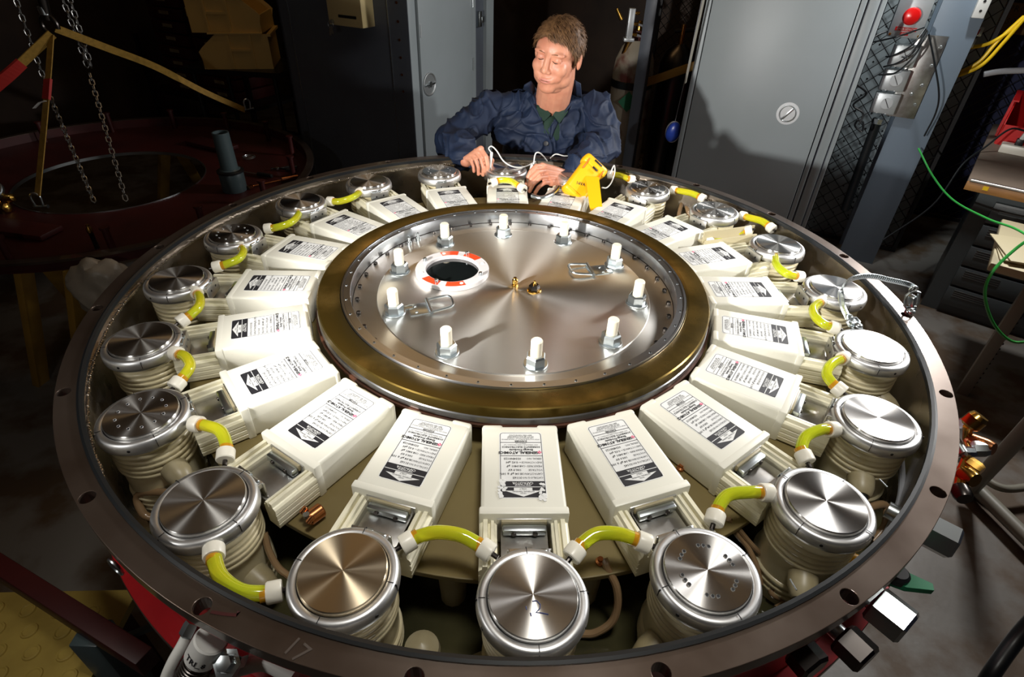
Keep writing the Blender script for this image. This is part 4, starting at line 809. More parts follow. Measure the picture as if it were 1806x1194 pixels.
def shackle(loc, s, rz_, lab):
    t = empty('shackle', loc, rz_, lab, 'shackle', 'shackles holding the slings'); P = [(s*math.cos(a)*0.8 if abs(math.cos(a)) < .99 else s*math.cos(a)*0.8, 0, s*1.5 + s*0.9*math.sin(a)) for a in [PI*i/8 for i in range(9)]]
    MB().tube([(s*0.62, 0, 0)] + P + [(-s*0.62, 0, 0)], s*0.2, 10).build('bow', M['zinc'], t); MB().cyl((-s, 0, 0), (s*1.25, 0, 0), s*0.18, seg=12).cyl((s*1.2, 0, 0), (s*1.4, 0, 0), s*0.32, seg=12).build('pin', M['zinc'], t)
shackle((-1.9704, 1.0400, -0.3423), 0.024, 0.1, 'steel bow shackle at the foot of the front yellow sling')
shackle((-1.4495, 2.0100, -0.1836), 0.022, 1.0, 'steel shackle at the far right end of the long yellow sling')
def chain(name, a, b_, lab, link=0.030, r=0.0034, up_=0.0):
    a, b_ = Vector(a), Vector(b_)
    if up_: a = a + (a - b_)*up_
    t = empty(name, b_, label=lab, cat='chain', group='hoist chains hanging over the red lid'); d = (b_ - a); n = int(d.length/(link*0.72)); d.normalize(); x = d.orthogonal().normalized(); y = d.cross(x); me = None
    for i in range(n):
        c = a + (b_ - a)*(i + 0.5)/n - b_; sx = x if i % 2 else y
        if me is None or i < 2:
            pts = [d*(link*0.5 - 0.009)*sg + sx*0.0085*math.cos(g)*1 + d*0.0085*math.sin(g) for sg, gs in ((1, (0, .5, 1)), (-1, (1, 1.5, 2))) for g in [PI*q for q in gs]]
            o = MB().tube(pts, r, 6, closed=True).build('link', M['chain'], t); o.location = c
            me = (me or []) + [o.data]
        else:
            o = bpy.data.objects.new('link', me[i % 2]); COL.objects.link(o); o.parent = t; o.location = c
chain('hoist_chain', (-2.0548, 1.4839, 0.3680), (-2.0603, 1.4551, -0.0109), 'left hoist chain crossing behind the front sling, upper length', 0.036, up_=2.5)
chain('hoist_chain', (-2.0603, 1.4551, -0.0109), (-1.7897, 1.1113, -0.3450), 'left hoist chain crossing behind the front sling, lower length', 0.036)
chain('hoist_chain', (-1.8649, 1.4876, 0.3740), (-1.8705, 1.4916, 0.1079), 'doubled hoist chain behind the sling apex, left strand', 0.036, up_=3.5)
chain('hoist_chain', (-1.8511, 1.5112, 0.3724), (-1.8534, 1.4920, 0.1085), 'doubled hoist chain behind the sling apex, right strand', 0.036, up_=3.5)
chain('hoist_chain', (-1.8672, 1.4852, 0.0822), (-1.6685, 1.1352, -0.3450), 'single hoist chain hanging from the ring of the doubled chain', 0.036)
# ================================================================== BACK LEFT: SHELVES, BINS
sh = empty('storage_shelf', ruv(-3.75, 2.2, FLOOR), -PHI, 'dark storage shelf stacked with dark red trays behind the lid', 'shelf')
for zz in (0.15, 0.44):
    MB().box((0.0, 0.0, zz), (1.15, 0.45, 0.025)).build('shelf_board', M['black'], sh, smooth=False)
for sx in (-1, 1):
    for sy in (-1, 1): MB().box((sx*0.56, sy*0.21, 0.42), (0.03, 0.03, 0.84)).build('post', M['black'], sh, smooth=False)
for col in range(2):
    for k in range(9):
        t = empty('stacking_tray', ruv(-3.95 + col*0.42, 2.2, FLOOR + 0.4535 + k*0.085), -PHI, 'dark red plastic tray, %s from the bottom of the %s stack on the shelf' % (nth(k + 1), 'left' if col == 0 else 'right'), 'tray', 'dark red trays stacked on the shelf')
        MB().box((0, 0, 0.037), (0.36, 0.34, 0.074), bevel=0.004).build('tray_body', M['darkred'], t); MB().box((0, -0.173, 0.045), (0.10, 0.004, 0.022)).build('card_label', M['clip'], t, smooth=False)
def bin_(loc, s, rz_, lab, m_, name='storage_bin', grp=None):
    t = empty(name, loc, rz_, lab, 'bin', grp); L, W, H = 0.36*s, 0.30*s, 0.17*s; w_ = 0.006
    out = [(-L/2, 0), (-L/2, H), (L/2 - 0.10*s, H), (L/2 - 0.02*s, H*0.62), (L/2, H*0.5), (L/2 - 0.02*s, 0)]
    for sy in (-1, 1):
        b = MB(); mt = Matrix(((1, 0, 0, 0), (0, 0, 1, 0), (0, 1, 0, 0), (0, 0, 0, 1))); b.prism(out, sy*W/2 - w_/2, sy*W/2 + w_/2, mt); b.build('side_wall', M[m_], t, smooth=False)
    MB().box((-0.01*s, 0, w_/2), (L - 0.02*s, W, w_)).build('bottom', M[m_], t, smooth=False)
    MB().box((-L/2 + w_/2, 0, H/2), (w_, W, H)).box((-L/2 - 0.006*s, 0, H*0.97), (0.02*s, W*1.04, 0.012*s)).build('back_wall', M[m_], t, smooth=False)
    MB().box((L/2 - 0.012*s, 0, H*0.25), (w_*1.5, W, H*0.5)).build('front_lip', M[m_], t, smooth=False)
    for sy in (-1, 1):
        MB().box((0.02*s, sy*(W/2 + 0.006*s), H*0.5), (0.012*s, 0.010*s, H*0.96)).box((-0.09*s, sy*(W/2 + 0.006*s), H*0.5), (0.010*s, 0.010*s, H*0.96)).box((-0.035*s, sy*(W/2 + 0.005*s), H*0.55), (0.10*s, 0.008*s, 0.012*s)).box((-0.02*s, sy*W/2, H + 0.003), (L*0.75, 0.022*s, 0.007)).build('side_rib', M[m_], t, smooth=False)
    return t
pb = Vector((-1.7493, 2.7483, -0.1031))
bt = empty('small_table', (pb.x, pb.y, FLOOR), -0.1, 'small black stand under the yellow bins', 'table')
MB().box((0.02, 0, pb.z - FLOOR - 0.015), (0.62, 0.42, 0.03)).build('table_top', M['black'], bt, smooth=False)
for sx in (-1, 1):
    for sy in (-1, 1): MB().cyl((sx*0.26 + 0.02, sy*0.18, 0), (sx*0.26 + 0.02, sy*0.18, pb.z - FLOOR - 0.03), 0.014).build('leg', M['black'], bt)
bin_(pb, 1.12, PI + 0.22, 'lower dusty yellow storage bin on the black stand', 'bin', grp='dusty yellow bins beside the grey cabinet')
bin_(pb + Vector((-0.01, 0.02, 0.192)), 1.12, 0.14, 'upper dusty yellow storage bin turned over its twin', 'bin', grp='dusty yellow bins beside the grey cabinet')
pt = Vector((-2.2371, 3.2589, 0.0855))
single('tape_roll', MB().lathe([(0.035, 0), (0.055, 0), (0.055, 0.05), (0.035, 0.05), (0.035, 0)], 28, pt), M['bin'], 'roll of yellow tape on the tray stack', 'tape', origin=pt)
# lumpy white bag behind the tank rim at left
bm_ = bmesh.new(); bmesh.ops.create_icosphere(bm_, subdivisions=4, radius=1)
for q in bm_.verts:
    n_ = mnoise.noise(q.co*1.6) ; n2 = mnoise.noise(q.co*4 + Vector((3, 1, 0))); q.co = Vector((q.co.x*0.17, q.co.y*0.13, q.co.z*0.20))*(0.62 + 0.15*n_ + 0.06*n2)
pbg = Vector((-1.4199, 0.5367, -0.4185)); bm_.verts.index_update()
single('plastic_bag', MB().bm(bm_, Matrix.Translation(Vector((0, 0, 0.2)))), mat('dirty_white_film', (0.34, 0.30, 0.24), 0.4, bump=0.5, bscale=22), 'crumpled off-white plastic bag behind the left rim', 'bag').location = Vector((pbg.x, pbg.y, pbg.z - 0.2))
sb = MB().box((0, 0, (pbg.z - 0.19 - FLOOR)/2), (0.30, 0.24, pbg.z - 0.19 - FLOOR), bevel=0.004); o = single('cardboard_box', sb, M['darkwall'], 'dark box under the crumpled bag', 'box'); o.location = (pbg.x, pbg.y, FLOOR)
# ================================================================== LEFT GREY CABINET
def cabinet_frame(u, v, w_, d_, h, name, lab):
    t = empty(name, ruv(u, v, FLOOR), -PHI, lab, 'cabinet'); return t
H1 = 1.95
t = empty('steel_cabinet', ruv(-1.25, 1.349, FLOOR), -PHI, 'tall slate grey steel cabinet with a lit blue-grey door facing right, left of the man', 'cabinet')
# local: x=+u, y=+v ; door side is +x (x=0), dark side is y=0 running to x=-.80
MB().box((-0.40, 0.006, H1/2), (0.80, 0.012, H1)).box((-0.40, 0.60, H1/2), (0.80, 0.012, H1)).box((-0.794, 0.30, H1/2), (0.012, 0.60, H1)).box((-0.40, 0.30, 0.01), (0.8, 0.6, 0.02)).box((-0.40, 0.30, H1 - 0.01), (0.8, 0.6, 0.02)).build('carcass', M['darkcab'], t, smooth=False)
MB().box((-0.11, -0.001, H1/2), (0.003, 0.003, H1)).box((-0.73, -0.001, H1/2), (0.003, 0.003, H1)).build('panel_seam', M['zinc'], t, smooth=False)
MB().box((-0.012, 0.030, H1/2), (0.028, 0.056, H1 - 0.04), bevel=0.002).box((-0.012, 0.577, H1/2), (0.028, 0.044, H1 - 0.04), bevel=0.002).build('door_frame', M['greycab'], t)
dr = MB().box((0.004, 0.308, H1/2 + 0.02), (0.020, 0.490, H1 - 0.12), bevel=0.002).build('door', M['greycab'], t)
def paddle(parent, loc, rot, r):
    h = empty('handle', loc, parent=parent); h.rotation_euler = rot
    return h
def round_handle(parent, c, ax, up_, r):
    """recessed round paddle handle, ax = outward"""
    c, ax = Vector(c), Vector(ax)
    o = MB().lathe([(0, 0.0015), (r*0.84, 0.0015), (r*0.93, 0.006), (r, 0.005), (r*1.02, 0.0)], 36, c, ax).build('round_handle', M['nonspec'], parent)
    return o
hp = ROOM.inverted() @ (Vector((-0.4621, 1.8747, 0.0084)) - ruv(-1.25, 1.349, FLOOR))
h = round_handle(dr, (0.014, hp.y, hp.z), (1, 0, 0), None, 0.054); h['label'] = 'round chrome handle'
MB().box((0.020, hp.y, hp.z), (0.006, 0.085, 0.010), bevel=0.001).cyl((0.015, hp.y, hp.z), (0.024, hp.y, hp.z), 0.014).build('turn_lever', M['zinc'], h)
for (yy, zz) in ((0.075, hp.z + 0.24),): MB().box((0.015, yy, zz), (0.004, 0.010, 0.055)).build('pull_slot', M['galv'], dr, smooth=False)
for zz in (hp.z + 0.03, hp.z - 0.45, hp.z + 0.33): MB().cyl((0.017, 0.545, zz - 0.03), (0.017, 0.545, zz + 0.03), 0.0035, seg=8).build('hinge', M['zinc'], t)
# copper coloured rivet holes in the dark side
for k in range(9):
    MB().cyl((-0.055, 0.002, hp.z - 0.02 + 0.075*k), (-0.055, -0.002, hp.z - 0.02 + 0.075*k), 0.006, seg=10).build('rivet_hole', M['copper'], t)
# gap panel and next cabinet edge, with the latch
t2 = empty('steel_cabinet', ruv(-1.25, 1.975, FLOOR), -PHI, 'narrow grey and black cabinet edge with a steel latch beside the lit door', 'cabinet')
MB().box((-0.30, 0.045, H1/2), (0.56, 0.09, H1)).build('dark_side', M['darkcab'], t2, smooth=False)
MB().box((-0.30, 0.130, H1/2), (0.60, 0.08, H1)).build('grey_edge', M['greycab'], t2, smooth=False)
lt = ROOM.inverted() @ (Vector((-0.2134, 2.3734, 0.2425)) - ruv(-1.25, 1.975, FLOOR))
MB().box((-0.010, 0.03, lt.z), (0.020, 0.030, 0.075), bevel=0.002).box((-0.006, 0.052, lt.z - 0.004), (0.016, 0.022, 0.030), bevel=0.003).build('latch', M['zinc'], t2)
# letter box on the dark side
pl_ = Vector((-0.7740, 1.8933, 0.2521)); lbx = ROOM.inverted() @ pl_
t = empty('key_drop_box', ruv(lbx.x, 1.349 - 0.001, lbx.z), -PHI, 'pale yellow metal drop box with a slot and keys on the dark cabinet side', 'box')
W_ = 0.20
MB().box((0.0, -0.045, 0.13), (W_, 0.088, 0.25), bevel=0.003).build('box_body', M['ivory'], t)
MB().box((0.015, -0.0900, 0.045), (0.105, 0.002, 0.012), bevel=0.0004).build('slot', M['black'], t)
kk = MB().cyl((-0.075, -0.089, 0.020), (-0.075, -0.104, 0.020), 0.008, seg=16).build('lock', M['zinc'], t)
MB().tube([(-0.075 + 0.016*math.cos(a*PI/6), -0.107, 0.008 + 0.016*math.sin(a*PI/6)) for a in range(12)], 0.0016, 6, closed=True).build('key_ring', M['zinc'], kk)
MB().box((-0.082, -0.107, -0.020), (0.012, 0.002, 0.034), Matrix.Rotation(0.2, 3, 'Y')).box((-0.070, -0.109, -0.014), (0.010, 0.002, 0.030), Matrix.Rotation(-0.3, 3, 'Y')).build('key', M['zinc'], kk)
# dark drum behind the cabinet foot
# ================================================================== BACK: CYLINDERS, COLUMN, MESH
pc = (0.7046, 2.7215, -0.6456)
cy = empty('gas_cylinder', (pc[0], pc[1], FLOOR), label='tall worn white gas cylinder with rust and a black strap behind the man', cat='cylinder')
ht = Vector((0.6214, 2.7630, 0.1426)).z - FLOOR; Rc = 0.125
MB().lathe([(0, 0), (Rc*0.95, 0), (Rc, 0.02), (Rc, ht - 0.20), (Rc*0.93, ht - 0.13), (Rc*0.7, ht - 0.06), (Rc*0.38, ht - 0.02), (Rc*0.34, ht + 0.01), (0, ht + 0.01)], 48).build('cylinder_body', M['cylpaint'], cy, angle=60)
MB().lathe([(Rc*0.42, ht - 0.022), (Rc*0.46, ht + 0.0), (Rc*0.40, ht + 0.03), (0, ht + 0.03)], 24).build('neck_ring', M['darkred'], cy)
MB().lathe([(0.014, ht + 0.02), (0.022, ht + 0.03), (0.022, ht + 0.06), (0.012, ht + 0.08), (0, ht + 0.08)], 12).build('valve', M['goldbrass'], cy)
zb_ = Vector((0.6411, 2.7532, -0.1221)).z - FLOOR
MB().lathe([(Rc + 0.001, zb_ - 0.022), (Rc + 0.004, zb_ - 0.02), (Rc + 0.004, zb_ + 0.02), (Rc + 0.001, zb_ + 0.022)], 40).build('strap', M['black'], cy)
zg = Vector((0.5838, 2.7818, -0.2089)).z - FLOOR
b = MB(); b.box((-0.030, -Rc*1.0 - 0.003, zg), (0.085, 0.004, 0.085), Matrix.Rotation(PI/4, 3, 'Y')); b.build('green_diamond_label', M['signgreen'], cy, smooth=False)
b = MB().box((0.06, -Rc*0.90, zg + 0.33), (0.04, 0.003, 0.03), Matrix.Rotation(0.5, 3, 'Z')); b.build('paper_label', M['paper'], cy, smooth=False)
# regulator above
pr_ = Vector((0.6294, 2.6138, 0.2166)); rg = empty('flow_meter', pr_, label='clear flow meter with brass fittings and pale hoses above the gas cylinder', cat='regulator')
MB().box((0, 0, 0), (0.035, 0.04, 0.16), bevel=0.003).box((0.0, -0.01, -0.08), (0.06, 0.05, 0.02), bevel=0.003).build('block', M['galv'], rg); 
for zz in (-0.055, 0.0, 0.055): MB().cyl((0.01, 0, zz), (0.045, 0, zz), 0.009, seg=12).build('brass_port', M['goldbrass'], rg)
MB().cyl((-0.055, 0, 0.02), (-0.09, 0.0, 0.075), 0.012, 0.009, seg=12).build('brass_valve', M['goldbrass'], rg)
for k, e in enumerate((0.0, -0.055)):
    MB().tube(bez([(0.045, 0, e), (0.085, 0, e - 0.02), (0.10, 0, e - 0.10), (0.085 - 0.02*k, 0, e - 0.22)], 6), 0.006, 8).build('hose', M['greyhose'], rg)
MB().cyl((0, 0, -0.09), (-0.01, 0.10, -0.20), 0.012, seg=12).build('inlet', M['goldbrass'], rg)
# second dark cylinder
p2 = (0.9989, 2.8542, -0.0522)
cy2 = empty('gas_cylinder', (p2[0], p2[1], FLOOR), label='dark gas cylinder in the shade behind the wire mesh', cat='cylinder'); h2 = 0.45 + p2[2] - FLOOR - 0.42
MB().lathe([(0, 0), (0.11, 0), (0.11, h2), (0.08, h2 + 0.07), (0.03, h2 + 0.11), (0, h2 + 0.11)], 32).build('cylinder_body', M['darksteel'], cy2); MB().cyl((0, 0, h2 + 0.1), (0, 0, h2 + 0.22), 0.016, seg=12).build('valve', M['goldbrass'], cy2); MB().cyl((-0.05, 0, h2 + 0.18), (0.08, 0, h2 + 0.19), 0.012, seg=12).build('regulator', M['darksteel'], cy2)
# grey column behind
pa, pb2 = Vector((0.7101, 2.4953, 0.2955)), Vector((0.7274, 2.4867, -0.5634))
q = ROOM.inverted() @ pa
t = empty('steel_column', ruv(q.x, q.y + 0.03, FLOOR), -PHI, 'slender grey steel column right of the gas cylinder', 'column')
MB().box((0, 0, 1.5), (0.065, 0.06, 3.0), bevel=0.003).build('column_body', M['darkcab'], t)
t = empty('yellow_barrier', ruv(0, 0, 0), 0, 'ochre yellow rail crossing behind the grey column', 'rail')
a_, b_ = Vector((0.7620, 2.5812, -0.0915)), Vector((1.0028, 2.4611, 0.0342)); d = b_ - a_
MB().box((a_ + b_)/2, (d.length + 0.05, 0.03, 0.045), d.to_track_quat('X', 'Z').to_matrix(), 0.003).build('rail_body', M['yellowpaint'], t)
def mesh_panel(name, u0, u1, v, z0, z1, lab, step=0.055, back=None):
    t = empty(name, ruv((u0 + u1)/2, v, z0), -PHI, lab, 'mesh'); W, Hh = u1 - u0, z1 - z0; b = MB()
    n = int((W + Hh)/step)
    for s in (1, -1):
        for i in range(n + 1):
            c = -W/2 + i*step if s == 1 else -W/2 - Hh + i*step
            # line x = c - s*z... clipped to the panel
            if s == 1: p0 = (c, 0); p1 = (c - Hh, Hh)
            else: p0 = (c, 0); p1 = (c + Hh, Hh)
            x0, x1 = p0[0], p1[0]
            def clip(x0, x1):
                lo, hi = 0.0, 1.0
                for bd, sg in ((-W/2, 1), (W/2, -1)):
                    f0 = (x0 - bd)*sg; f1 = (x1 - bd)*sg
                    if f0 < 0 and f1 < 0: return None
                    if f0 < 0: lo = max(lo, f0/(f0 - f1))
                    elif f1 < 0: hi = min(hi, f0/(f0 - f1))
                return (lo, hi) if hi > lo else None
            r_ = clip(x0, x1)
            if not r_: continue
            q0 = (x0 + (x1 - x0)*r_[0], 0.003*s, Hh*r_[0]); q1 = (x0 + (x1 - x0)*r_[1], 0.003*s, Hh*r_[1])
            b.tube([q0, q1], 0.0022, 4, caps=False)
    o = b.build('wire', M['mesh'], t, smooth=False); o['kind'] = 'stuff'
    f = MB()
    for (x, z, sx, szz) in ((-W/2, Hh/2, 0.02, Hh), (W/2, Hh/2, 0.02, Hh), (0, 0.01, W, 0.02), (0, Hh - 0.01, W, 0.02)): f.box((x, 0, z), (sx, 0.02, szz))
    f.build('frame', M['mesh'], t, smooth=False)
    if back:
        bb = MB().box((0, 0.10, Hh/2), (W, 0.012, Hh)); bk = bb.build('pale_board', M[back], t, smooth=False)
        m_ = MB()
        for i in range(int(W/0.09)):
            for j in range(int(Hh/0.09)): m_.cyl((-W/2 + 0.05 + 0.09*i, 0.094, 0.05 + 0.09*j), (-W/2 + 0.05 + 0.09*i, 0.0925, 0.05 + 0.09*j), 0.005, seg=8)
        o = m_.build('peg_hole', M['black'], bk); o['kind'] = 'stuff'
    return t
mesh_panel('mesh_panel', 0.66, 1.20, 3.02, FLOOR, 1.6, 'wire mesh panel over a pale board between the right door and the column', 0.075, 'greycab')
mesh_panel('mesh_panel', -0.62, -0.10, 3.3, FLOOR + 0.05, 1.6, 'wire mesh panel in the shade left of the big right door', 0.06)
mesh_panel('mesh_panel', 1.30, 3.5, 3.80, FLOOR, 1.9, 'wire mesh partition in front of the navy wall at right', 0.075)
b = MB().box(ruv(2.40, 3.91, (FLOOR + 1.9)/2), (2.2, 0.05, 1.9 - FLOOR), ROOM); single('navy_panel', b, M['navywall'], 'navy blue panel behind the wire mesh at the right', 'panel', smooth=False)
pb3 = Vector((-6.0581, 6.3726, -0.2410))
b = MB().box(ruv(-0.05, 3.52, 0.95), (1.1, 0.03, 0.8), ROOM); single('pale_board', b, M['greycab'], 'pale board behind the shaded wire mesh left of the big door', 'board', smooth=False)
# blue face mask shape hanging left of the right door
p = Vector((0.8572, 2.0868, -0.2386)); t = empty('blue_pouch', p, -0.3, 'shiny blue rounded pouch hanging beside the big grey door', 'pouch')
MB().sphere((0, 0, 0), (0.038, 0.020, 0.055), 20, Matrix.Rotation(0.2, 3, 'Y')).build('pouch_body', M['blue'], t); MB().tube([Vector((0.038*math.cos(a*PI/12), 0.004, 0.055*math.sin(a*PI/12))) for a in range(24)], 0.004, 8, closed=True).build('rim', M['greyhose'], t)
MB().tube([(0.0, 0.0, 0.052), (0.01, 0.01, 0.3), (0.015, 0.02, 0.8)], 0.002, 6).build('cord', M['greyhose'], t)
# ================================================================== RIGHT BIG CABINET
VR = 2.2
H2 = 1.80
t = empty('steel_cabinet', ruv(-0.115, VR, FLOOR), -PHI, 'tall light grey steel cabinet with a round handle, lit and shadowed, right of the man', 'cabinet')
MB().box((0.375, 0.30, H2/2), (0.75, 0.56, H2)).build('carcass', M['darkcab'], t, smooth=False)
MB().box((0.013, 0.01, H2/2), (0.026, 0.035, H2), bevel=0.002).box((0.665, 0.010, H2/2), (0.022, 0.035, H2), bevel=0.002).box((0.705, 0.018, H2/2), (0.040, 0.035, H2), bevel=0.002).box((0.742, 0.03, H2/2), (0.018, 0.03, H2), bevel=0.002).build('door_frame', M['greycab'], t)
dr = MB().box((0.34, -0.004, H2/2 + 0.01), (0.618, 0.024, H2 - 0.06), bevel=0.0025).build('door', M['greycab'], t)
hp = ROOM.inverted() @ (Vector((1.3259, 1.7972, -0.0441)) - ruv(-0.115, VR, FLOOR))
h = round_handle(dr, (hp.x, -0.016, hp.z), (0, -1, 0), None, 0.040); h['label'] = 'round chrome recessed handle'
MB().box((hp.x, -0.021, hp.z), (0.064, 0.006, 0.010), Matrix.Rotation(-0.95, 3, 'Y'), 0.001).build('turn_lever', M['zinc'], h)
b = MB().lathe([(0.046, 0), (0.052, 0.0006), (0.052, 0.001), (0.046, 0.001)], 36, (hp.x, -0.016, hp.z), (0, -1, 0)); b.build('rub_mark', M['galv'], h)
lp = MB().box((0.014, 0.012, 0), (0.012, 0.02, 0.10)); 
# angle iron leaning left of it
a_, b_ = Vector((0.8382, 1.9287, 0.4075)), Vector((0.8320, 1.9317, 0.1468)); d = b_ - a_
single('angle_iron', MB().box((a_ + b_)/2, (0.03, 0.006, d.length + 0.2), (-d).to_track_quat('Z', 'Y').to_matrix()), M['cartpaint'], 'thin pale angle iron above the left edge of the big door', 'bar', smooth=False)
# ================================================================== BLUE-GREY COLUMN WITH SWITCH BOXES
VP = 2.75
ca, cb = ROOM.inverted() @ Vector((2.0218, 2.0648, 0.2960)), ROOM.inverted() @ Vector((2.1962, 1.9779, 0.3139))
cu_, cw_ = (ca.x + cb.x)/2, cb.x - ca.x
t = empty('steel_column', ruv(cu_, VP, FLOOR), -PHI, 'wide blue-grey steel column carrying the switch boxes at right', 'column')
MB().box((0, 0.010, 1.55), (cw_, 0.016, 3.1), bevel=0.002).box((0, 0.11, 1.55), (0.014, 0.19, 3.1)).box((0, 0.21, 1.55), (cw_, 0.016, 3.1), bevel=0.002).build('column_body', M['bluegrey'], t)
# back plate with conduit boxes
def pz(px_, py_=None): return None
pl0, pl1 = ROOM.inverted() @ Vector((2.0154, 2.0457, 0.2859)), ROOM.inverted() @ Vector((2.0100, 2.0484, -0.1042))
box_t = empty('junction_boxes', ruv(cu_ - cw_*0.5, VP - 0.012, pl1.z), -PHI, 'row of three grey conduit boxes on an aluminium plate on the column', 'switchgear')
Hp = pl0.z - pl1.z
MB().box((0.02, 0, Hp/2), (0.13, 0.005, Hp), bevel=0.0008).build('back_plate', M['bracket'], box_t)
for (x, z) in ((0.065, 0.18), (0.06, 0.42), (0.065, 0.66), (0.03, 0.30), (0.07, 0.88)): MB().cyl((x, -0.002, Hp*z), (x, -0.010, Hp*z), 0.008, seg=10, bev=0.001).build('bolt', M['zinc'], box_t)
for k in range(3):
    z = Hp*(0.17 + 0.29*k); g = MB().box((-0.075, -0.032, z), (0.115, 0.06, Hp*0.255), bevel=0.005).build('conduit_box', M['galv'], box_t)
    MB().cyl((-0.068, -0.062, z + 0.004), (-0.068, -0.0645, z + 0.004), 0.028, seg=28).build('round_cover', M['galv'], g)
    MB().box((-0.068, -0.0655, z + 0.004), (0.003, 0.001, 0.05), Matrix.Rotation(-0.6, 3, 'Y')).build('slot_line', M['mesh'], g, smooth=False)
    for zz in (z - Hp*0.11, z + Hp*0.11):
        for xx in (-0.095, -0.055): MB().cyl((xx, -0.05, zz - 0.006), (xx, -0.05, zz + 0.006), 0.012, seg=12).build('hub_lug', M['galv'], g)
MB().lathe([(0.02, 0), (0.028, 0.006), (0.028, 0.03), (0.02, 0.036)], 8, (-0.075, -0.032, -0.045)).build('conduit_nut', M['zinc'], box_t)
MB().cyl((-0.075, -0.02, -0.04), (-0.060, 0.02, -0.55), 0.024, seg=16).build('conduit', M['rubber'], box_t)
pe = ROOM.inverted() @ Vector((1.8805, 2.0347, 0.3733))
em = empty('stop_button_box', ruv(pe.x, 2.70, pe.z), -PHI, 'grey box with a round red emergency push button at the top of the column', 'button')
MB().box((0, -0.03, 0), (0.145, 0.07, 0.20), bevel=0.005).build('box_body', M['galv'], em); MB().cyl((0.0, -0.066, -0.005), (0.0, -0.078, -0.005), 0.020, seg=24).build('collar', M['zinc'], em)
MB().lathe([(0.018, 0.0), (0.036, 0.003), (0.038, 0.012), (0.032, 0.022), (0.018, 0.027), (0, 0.028)], 32, (0.0, -0.078, -0.005), (0, -1, 0)).build('red_button', M['redbtn'], em)
for (s, z, w_) in (('EMERGENCY', -0.062, 0.092), ('OFF', -0.082, 0.036)):
    pl_ = MB().box((-0.002, -0.066, z), (w_, 0.002, 0.016)).build('red_strip', M['redbin'], em, smooth=False)
    tv, tf = text_mesh(s, 0.0135, (-0.002, -0.0672, z - 0.0005), Matrix.Rotation(PI/2, 3, 'X')); MB().add(tv, tf).build('lettering', M['white'], pl_, smooth=False)
MB().box((0.0, -0.0655, 0.075), (0.07, 0.002, 0.016)).build('name_strip', M['white'], em, smooth=False)
for sx in (-1, 1):
    for s2 in (-1, 1): MB().cyl((sx*0.062, -0.064, s2*0.088), (sx*0.062, -0.068, s2*0.088), 0.006, seg=10).build('corner_screw', M['goldbrass'], em)
# black cables over the boxes
cabs = [
 [(1.9300, 1.9653, 0.3234), (1.8845, 1.9433, 0.2519), (1.8402, 1.9878, 0.1980), (1.8238, 2.0183, 0.1870)],
 [(1.9358, 1.9624, 0.3191), (1.8995, 1.9358, 0.2338), (1.8665, 1.9635, 0.1725), (1.8301, 2.0151, 0.1409)],
 [(1.9395, 1.9606, 0.3147), (1.9116, 1.9298, 0.2178), (1.8710, 1.9612, 0.1265), (1.8242, 2.0181, 0.1030)],
 [(1.9243, 1.9682, 0.3276), (1.8323, 1.9694, 0.2904), (1.7851, 2.0152, 0.2624), (1.7435, 2.0583, 0.2444), (1.7817, 2.0839, 0.2724), (1.8516, 2.0715, 0.3067)],
 [(1.9432, 1.9587, 0.3103), (1.9086, 1.9313, 0.2448), (1.8950, 1.9604, 0.1995), (1.8739, 1.9710, 0.1969)],
 [(1.9721, 1.9891, 0.2973), (2.0363, 1.9570, 0.1796), (2.1032, 1.9237, 0.0448), (2.1351, 1.9301, -0.0514), (2.1424, 1.9488, -0.1710)],
 [(1.6578, 1.9669, 0.4314), (1.6690, 1.9613, 0.2908), (1.6762, 1.9578, 0.2548), (1.6678, 1.9620, 0.1399), (1.6832, 1.9543, 0.0764), (1.7436, 1.9242, 0.0317), (1.7090, 1.9414, -0.0282), (1.7596, 1.9162, -0.0616), (1.7609, 1.9156, -0.1178)],
 [(1.6308, 1.9804, 0.4292), (1.6261, 1.9827, 0.2863), (1.6457, 1.9730, 0.1371), (1.6828, 1.9545, -0.0744), (1.6914, 1.9502, -0.2481)],
 [(1.7473, 1.9223, -0.0974), (1.7468, 1.9226, -0.1260), (1.7825, 1.9048, -0.1483), (1.7732, 1.9094, -0.1043), (1.7473, 1.9223, -0.0974)],
]
cl = ['black cable looping over the top conduit box', 'black cable drooping across the upper conduit boxes', 'black cable reaching the middle conduit box', 'black cable looping left under the stop button box', 'short black cable at the top of the aluminium plate', 'black cable hanging down the face of the wide column', 'wavy black cable hanging in front of the pale mesh board', 'straight black cable beside the big cabinet', 'small black cable loop at the lower end of the wavy cable']
for k, (c, lab) in enumerate(zip(cabs, cl)): single('black_cable', MB().tube(bez(c, 7), 0.0042 if k < 6 else 0.005, 8), M['rubber'], lab, 'cable', 'black cables around the column', origin=c[0])
for k, (px, lab) in enumerate((((2.1621, 1.9837, 0.4236), 'white slotted box at the upper right of the column'), ((2.2752, 2.1061, 0.3041), 'small steel clip with a red mark, the upper one right of the column'), ((2.2650, 2.1112, 0.2519), 'small steel clip with a red mark, the lower one right of the column'))):
    t = empty('outlet_box' if k == 0 else 'pipe_clip', px, -PHI, lab, 'box' if k == 0 else 'clip')
    if k == 0:
        MB().box((0, 0, 0.03), (0.05, 0.05, 0.16), bevel=0.003).build('box_body', M['white'], t)
        for z in (-0.02, 0.02, 0.06): MB().cyl((0, -0.025, z), (0, -0.027, z), 0.006, seg=10).build('slot', M['black'], t)
    else:
        MB().box((0, 0, 0), (0.05, 0.04, 0.04), bevel=0.003).build('clip_body', M['galv'], t); MB().box((0, -0.021, 0), (0.022, 0.002, 0.024)).build('red_mark', M['redbin'], t, smooth=False)
